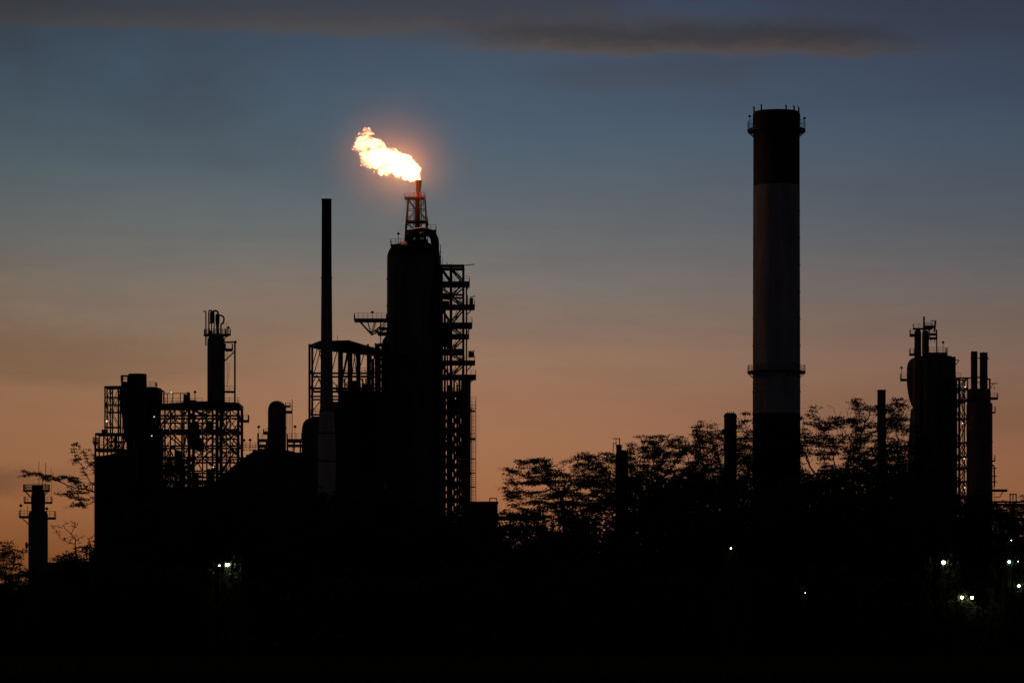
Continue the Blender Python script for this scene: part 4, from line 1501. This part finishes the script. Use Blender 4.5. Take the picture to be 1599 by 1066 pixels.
def build_tree(name, label, loc, attr, trunk, seg, kill, tip, per, leaf, lm='leaf', group=None, bare=.1, seed=1, cat='tree', leaf_r=2.6):
    """attr and trunk in local coordinates"""
    rng = np.random.default_rng(seed)
    P, par = grow(attr, trunk, seg, kill, rng=rng)
    r, kids, size = skeleton(P, par, tip)
    n = len(P)
    # trunk = given trunk chain and the thickest continuation; limbs = large subtrees off it
    grp = np.full(n, -1)
    nt_ = len(trunk)
    for i in range(nt_):
        grp[i] = 0
    limb = 0
    for i in range(nt_, n):
        g_ = grp[par[i]]
        if g_ == 0 and size[i] > 25:
            limb += 1
            grp[i] = limb
        else:
            grp[i] = g_
    root = bpy.data.objects.new(name, None)
    root.location = loc
    COL.objects.link(root)
    root['label'] = label
    root['category'] = cat
    if group:
        root['group'] = group
    for g_ in range(limb + 1):
        ids = [i for i in range(n) if grp[i] == g_]
        V, F = tube_mesh(ids, P, par, r, kids, 6 if g_ == 0 else 4)
        if not F:
            continue
        me = newmesh('trunk' if g_ == 0 else 'limb', V, F, 'bark', 80)
        o = bpy.data.objects.new('trunk' if g_ == 0 else 'limb', me)
        COL.objects.link(o)
        o.parent = root
    thin = np.array([i for i in range(nt_, n) if r[i] < tip * leaf_r])
    keep = rng.random(len(thin)) > bare
    # clumps: leave some twigs bare in patches
    q = np.array([noise.noise(Vector((P[i][0] * .8, P[i][1] * .8, P[i][2] * 1.3 + seed * 3.1))) for i in thin])
    keep &= q > -.17
    me = np_mesh('crown', leaves(P[thin[keep]], per, *leaf, rng), lm)
    o = bpy.data.objects.new('crown', me)
    COL.objects.link(o)
    o.parent = root
    return root


def ell(lobes, px0, D, dens, rng, dscale=.6):
    """attraction points filling ellipsoids given in photo pixels, local to the trunk foot"""
    k = K * D
    pts = []
    for (cx, cy, rx, ry) in lobes:
        n = max(8, int(dens * 2.2 * rx * ry / 1000))
        while n > 0:
            v = rng.uniform(-1, 1, 3)
            if (v ** 2).sum() > 1:
                continue
            pts.append(((cx + v[0] * rx - px0) * k, v[1] * max(rx, ry) * k * dscale, CZ + (HZ - cy - v[2] * -ry) * k))
            n -= 1
    return pts


def hero(label, px0, D, lobes, fork, dens=90, seg=.30, kill=.40, tip=.020, per=60, leaf=(.25, .07, .12, .30, .05, .105), seed=1, bare=.12, lm='leaf', group='feathery acacia trees against the sunset'):
    rng = np.random.default_rng(seed)
    k = K * D
    at = ell(lobes, px0, D, dens, rng)
    tr = [(0, 0, -.3)]
    prev = (px0, 985)
    for (fx, fy) in fork:
        a0 = np.array([(prev[0] - px0) * k, 0, CZ + (HZ - prev[1]) * k if prev[1] < 985 else 0])
        b0 = np.array([(fx - px0) * k, 0, CZ + (HZ - fy) * k])
        m = max(2, int(np.linalg.norm(b0 - a0) / .5))
        for i in range(1, m + 1):
            p = a0 + (b0 - a0) * i / m
            tr.append((p[0] + rng.normal(0, .03), p[1] + rng.normal(0, .03), p[2]))
        prev = (fx, fy)
    return build_tree('acacia_tree', label, ((px0 - CX) * k, D, 0), at, tr, seg, kill, tip, per, leaf, lm, group, bare, seed)


hero('rounded acacia with visible forked trunk, leftmost of the trees right of the flare', 884, 330,
     [(848, 735, 62, 24), (826, 765, 46, 22), (903, 742, 52, 30), (885, 785, 85, 26), (815, 778, 28, 16), (830, 806, 45, 14), (838, 716, 16, 9), (912, 712, 20, 8), (800, 800, 22, 8), (930, 770, 40, 30)],
     [(883, 850), (880, 800), (877, 772)], seed=11, dens=60)
hero('spreading acacia behind the thin hooked column', 1010, 345,
     [(1030, 703, 62, 24), (985, 735, 46, 28), (1062, 735, 62, 36), (1000, 765, 80, 30), (1015, 683, 26, 6), (940, 720, 36, 18), (945, 745, 40, 20), (1050, 682, 18, 7), (1080, 770, 60, 24)],
     [(1012, 860), (1014, 790)], seed=12, dens=75, lm='leaf_olive')
hero('acacia crown around the short spiked stack, left of the huge chimney', 1112, 352,
     [(1122, 700, 50, 42), (1160, 690, 22, 42), (1097, 680, 24, 24), (1120, 750, 70, 28), (1094, 660, 9, 7), (1165, 650, 10, 12), (1172, 720, 20, 30), (1078, 700, 24, 20)],
     [(1114, 860), (1118, 780)], seed=13, dens=62)
hero('wide airy acacia between the huge chimney and the rusty stack', 1300, 325,
     [(1322, 662, 48, 20), (1342, 630, 26, 10), (1282, 690, 36, 34), (1390, 648, 40, 20), (1350, 700, 62, 34), (1290, 745, 50, 26), (1276, 632, 14, 5), (1310, 640, 16, 8), (1360, 745, 60, 26), (1262, 660, 10, 12), (1225, 690, 40, 36), (1410, 625, 24, 8)],
     [(1302, 860), (1308, 775)], seed=14, dens=48)
hero('dense acacia in front of the right capsule vessel', 1405, 318,
     [(1408, 700, 52, 36), (1420, 745, 60, 34), (1390, 735, 50, 40), (1445, 770, 50, 26), (1402, 630, 24, 8), (1395, 655, 26, 16)],
     [(1404, 870), (1406, 790)], seed=15, dens=90, lm='leaf_olive')
hero('low acacia in front of the huge chimney foot', 1215, 335,
     [(1212, 690, 44, 36), (1212, 654, 40, 14), (1205, 735, 60, 34), (1240, 760, 60, 26), (1180, 770, 50, 24)],
     [(1214, 870), (1213, 790)], seed=21, dens=90)
hero('small acacia at the right edge beside the pipe rack', 1586, 320,
     [(1580, 805, 34, 18), (1600, 835, 40, 24), (1572, 838, 24, 20), (1592, 787, 20, 8), (1620, 800, 40, 30)],
     [(1586, 900), (1586, 850)], seed=16, dens=80)
hero('sparse acacia at the far left edge', 12, 318,
     [(18, 865, 30, 16), (5, 885, 40, 20), (25, 895, 30, 10), (4, 846, 12, 8), (-30, 870, 40, 30)],
     [(10, 930), (8, 900)], seed=17, dens=75, per=40)
hero('thin leafed sapling between the far left column and the metal block', 124, 318,
     [(105, 838, 22, 8), (128, 842, 24, 8), (96, 824, 8, 6), (112, 820, 10, 14), (80, 820, 6, 4), (138, 862, 20, 10), (92, 872, 20, 6), (146, 835, 12, 8)],
     [(124, 930), (122, 880), (118, 855)], seed=18, dens=90, per=7, leaf=(.14, .05, .12, .30, .05, .09), bare=.3)
# big overhanging tree whose long boughs reach left past the block
hero('large tree at left with long feathery boughs reaching left past the metal block', 205, 312,
     [(60, 741, 34, 4), (100, 748, 40, 6), (135, 758, 24, 6), (40, 735, 12, 3), (115, 772, 26, 6), (132, 778, 26, 8), (100, 768, 20, 5), (128, 789, 24, 5), (104, 793, 10, 2), (125, 718, 14, 4), (138, 722, 14, 5),
      (112, 692, 8, 3), (134, 703, 12, 3), (126, 752, 18, 10), (190, 770, 40, 34), (245, 765, 46, 26), (150, 765, 12, 12), (300, 778, 56, 22), (275, 742, 26, 12), (310, 752, 40, 10), (262, 722, 14, 8), (30, 748, 10, 2), (165, 720, 18, 12)],
     [(203, 900), (196, 840), (185, 790)], dens=170, seg=.28, kill=.34, tip=.018, per=24, leaf=(.16, .05, .12, .32, .05, .10), seed=19, bare=.15)

hero('bushy acacia in front of the foot of the left process frame', 283, 316,
     [(275, 742, 30, 20), (312, 760, 40, 14), (256, 762, 20, 20), (262, 716, 12, 12), (285, 725, 16, 10), (345, 768, 30, 8)],
     [(282, 880), (281, 800)], seed=23, dens=60)

# ---- the black belt of trees and shrubs in front
def proto(name, label, seed, blobs, trunk, n_at, per, leaf, lm, group, cat):
    rng = np.random.default_rng(seed)
    at = []
    while len(at) < n_at:
        c = blobs[rng.integers(len(blobs))]
        v = rng.uniform(-1, 1, 3)
        if (v ** 2).sum() > 1:
            continue
        at.append((c[0] + v[0] * c[3], c[1] + v[1] * c[3], c[2] + v[2] * c[4]))
    return build_tree(name, label, (0, 0, 0), at, trunk, .45, .6, .02, per, leaf, lm, group, .05, seed, cat, 3.2)


LT = 'dark leafy tree merging into the black tree belt in the foreground'
LS = 'dark shrub filling the black foot of the tree belt'
GT, GS = 'black tree belt across the foreground', 'shrubs under the foreground tree belt'
trunk10 = [(0, 0, -.3)] + [(.1 * math.sin(i), .1 * math.cos(i * 1.7), i * .55) for i in range(1, 8)]
tp = [proto('leafy_tree', LT, 31, [(0, 0, 7, 3.2, 2.2), (-2, .5, 5.6, 2.4, 2), (2.2, -.4, 5.8, 2.6, 2), (0, 0, 4, 3, 1.8)], trunk10, 420, 46, (.36, .18, .18, .42, .08, .16), 'leaf', GT, 'tree'),
      proto('leafy_tree', LT, 32, [(.5, 0, 7.4, 2.4, 1.8), (-2.6, 0, 6, 2.2, 1.6), (2.6, .5, 5.4, 2.6, 2.2), (-.6, 0, 4.2, 3.2, 1.8)], trunk10, 420, 46, (.36, .18, .18, .42, .08, .16), 'leaf_olive', GT, 'tree'),
      proto('leafy_tree', LT, 33, [(-.6, 0, 6.8, 2.8, 2.4), (2.8, 0, 6.4, 1.9, 1.5), (-2.8, .5, 5, 2.2, 2), (.4, 0, 4, 3, 2)], trunk10, 420, 46, (.36, .18, .18, .42, .08, .16), 'leaf', GT, 'tree')]
trunk_s = [(0, 0, -.3), (0, 0, .2), (.05, 0, .6)]
sp = [proto('shrub', LS, 41, [(0, 0, 1.9, 2.0, 1.5), (-1.5, 0, 1.3, 1.5, 1.1), (1.5, 0, 1.4, 1.5, 1.2)], trunk_s, 200, 26, (.28, .18, .2, .45, .10, .2), 'leaf', GS, 'shrub'),
      proto('shrub', LS, 42, [(.4, 0, 2.1, 1.7, 1.4), (-1.4, .3, 1.5, 1.6, 1.3), (1.9, 0, 1.1, 1.2, .9)], trunk_s, 200, 26, (.28, .18, .2, .45, .10, .2), 'leaf_olive', GS, 'shrub')]


def dup(root):
    r = root.copy()
    COL.objects.link(r)
    for ch in root.children:
        c = ch.copy()
        COL.objects.link(c)
        c.parent = r
    return r


prof_x = [-100, 0, 80, 150, 250, 330, 480, 600, 740, 800, 860, 930, 1000, 1090, 1150, 1210, 1260, 1310, 1380, 1440, 1480, 1560, 1700]
prof_y = [892, 888, 878, 840, 775, 755, 752, 770, 786, 803, 810, 770, 732, 738, 752, 745, 738, 735, 720, 715, 765, 800, 806]
used = set()


def place(protos, px, D, h, href, rng):
    i = rng.randrange(len(protos))
    o = protos[i] if i not in used else dup(protos[i])
    used.add(i)
    o.location = ((px - CX) * K * D, D, 0)
    s = h / href
    o.scale = (s * rng.uniform(.95, 1.25), s * rng.uniform(.9, 1.1), s)
    o.rotation_euler = (0, 0, rng.uniform(0, 6.28))
    return o


rng = random.Random(5)
for row, (D, off, step) in enumerate(((300, -180, 118), (284, -128, 118), (270, -162, 122))):
    px = off
    while px < 1810:
        x = px + rng.uniform(-20, 20)
        top = np.interp(x, prof_x, prof_y) + (8 if row < 2 else 45)
        h = CZ + (HZ - top) * K * D
        place(tp, x, D + rng.uniform(-5, 5), max(h, 2.5), 8.8, rng)
        px += step
used = set()
def make_grass():
    rg = np.random.default_rng(77)
    n = 60000
    y = 168 + 145 * rg.random(n)
    x = (rg.random(n) - .5) * 2 * (y * .125 + 6)
    h = rg.uniform(.35, .95, n)
    a = rg.uniform(0, 6.283, n)
    b = np.stack([x, y, np.full(n, -.35)], 1)
    s_ = np.stack([np.cos(a), np.sin(a), np.zeros(n)], 1) * rg.uniform(.03, .07, n)[:, None]
    ln = np.stack([rg.normal(0, .16, n), rg.normal(0, .16, n), h], 1)
    q = np.stack([b - s_, b + s_, b + s_ * .7 + ln * .6, b + ln], 1).reshape(-1, 3)
    o = bpy.data.objects.new('grass', np_mesh('grass', q, 'leaf_olive'))
    COL.objects.link(o)
    o['kind'] = 'stuff'
    o['label'] = 'dark rough grass along the foot of the picture'


make_grass()
LAMPS = [('floodlight', 355, 881, 'lamp_green', .17, 'bright greenish white lamp glowing through leaves at lower left'),
         ('floodlight', 342.5, 882.5, 'lamp_white', .075, 'tiny white lamp just left of the bright greenish lamp at lower left'),
         ('floodlight', 1473.5, 877.5, 'lamp_warm', .17, 'bright warm white lamp among leaves at lower right'),
         ('floodlight', 1576, 876.5, 'lamp_cyan', .11, 'bluish white lamp near the right edge'),
         ('floodlight', 1591, 914, 'lamp_green', .11, 'small greenish lamp lowest at the right edge'),
         ('floodlight', 1141.5, 855.5, 'lamp_white', .075, 'faint white lamp below the short spiked stack'),
         ('floodlight', 1257.5, 925, 'lamp_white', .035, 'tiny faint lamp low below the huge chimney'),
         ('floodlight', 1579, 843, 'lamp_white', .035, 'tiny faint lamp highest near the right edge'),
         ('floodlight', 1590, 876, 'lamp_white', .035, 'tiny faint lamp just right of the bluish lamp')]
for row, (D, off, step) in enumerate(((420, -98, 58), (306, -168, 64), (262, -194, 62), (259.5, -162, 66))):
    px = off
    while px < 1810:
        x = px + rng.uniform(-15, 15)
        top = min(np.interp(x, prof_x, prof_y) + 70, 915) + rng.uniform(-12, 12)
        h = max(1.6, CZ + (HZ - top) * K * D)
        place(sp, x, D + rng.uniform(-1, 1), min(h, 5.4), 3.2, rng)
        px += step


def lamp_post(name, px, py, m_, r, label, D=253.0, group=None, twin=None):
    t = Thing(name, label, 'lamp', px, D, group)
    c = t.w(px, py)
    a = Acc()
    back = .55
    a.tube((c.x, c.y + back, -.3), (c.x, c.y + back, c.z + .35), .055, 8, .04)
    t.add('pole', a, 'dark_steel', None, 40)
    heads = [c] if not twin else [c, t.w(twin[0], twin[1])]
    for h in heads:
        b = Acc()
        b.sweep([(c.x, c.y + back, c.z + .3), (h.x, h.y + back * .6, h.z + .36), (h.x, h.y + .05, h.z + r + .08)], .03, 6)
        b.lathe(h.x, h.y, [(r * 1.3, h.z + r * .7), (r * 1.1, h.z + r * 1.1), (.05, h.z + r * 1.6)], 16)
        t.add('arm', b, 'dark_steel', None, 40)
        g = Acc()
        g.lathe(h.x, h.y, [(max(.004, r * math.sin(math.pi * i / 8)), h.z - r * math.cos(math.pi * i / 8)) for i in range(9)], 14)
        t.add('bulb', g, m_, None, 60)


for n_, px, py, m_, r, lab in LAMPS:
    lamp_post('lamp_post', px, py, m_, r * .55, lab)
lamp_post('lamp_post', 1502.5, 932, 'lamp_warm', .075, 'lamp post with two bright white heads side by side, low at right', twin=(1518, 932.5))
# leafy sprigs behind the brightest lamps catch their light
bush_at = [(355, 868, 253), (1476, 864, 253), (1510, 918, 253), (1577, 866, 253), (1143, 848, 253), (1593, 905, 253)]
for (px, top, D), lab in zip(bush_at, ('bush glowing green round the bright lamp at lower left', 'bush lit round the bright warm lamp at lower right', 'bush lit behind the two lamps side by side at lower right', 'bush behind the bluish lamp near the right edge', 'bush behind the faint lamp below the short spiked stack', 'bush behind the small greenish lamp at the right edge')):
    o = dup(sp[rng.randrange(2)])
    h = CZ + (HZ - top) * K * D
    o.location = ((px - CX) * K * D, D + .35, 0)
    o.scale = (.5, .30, h / 3.15)
    o.rotation_euler = (0, 0, 0)
    o['label'] = lab
    o['group'] = 'bushes lit by the lamps'
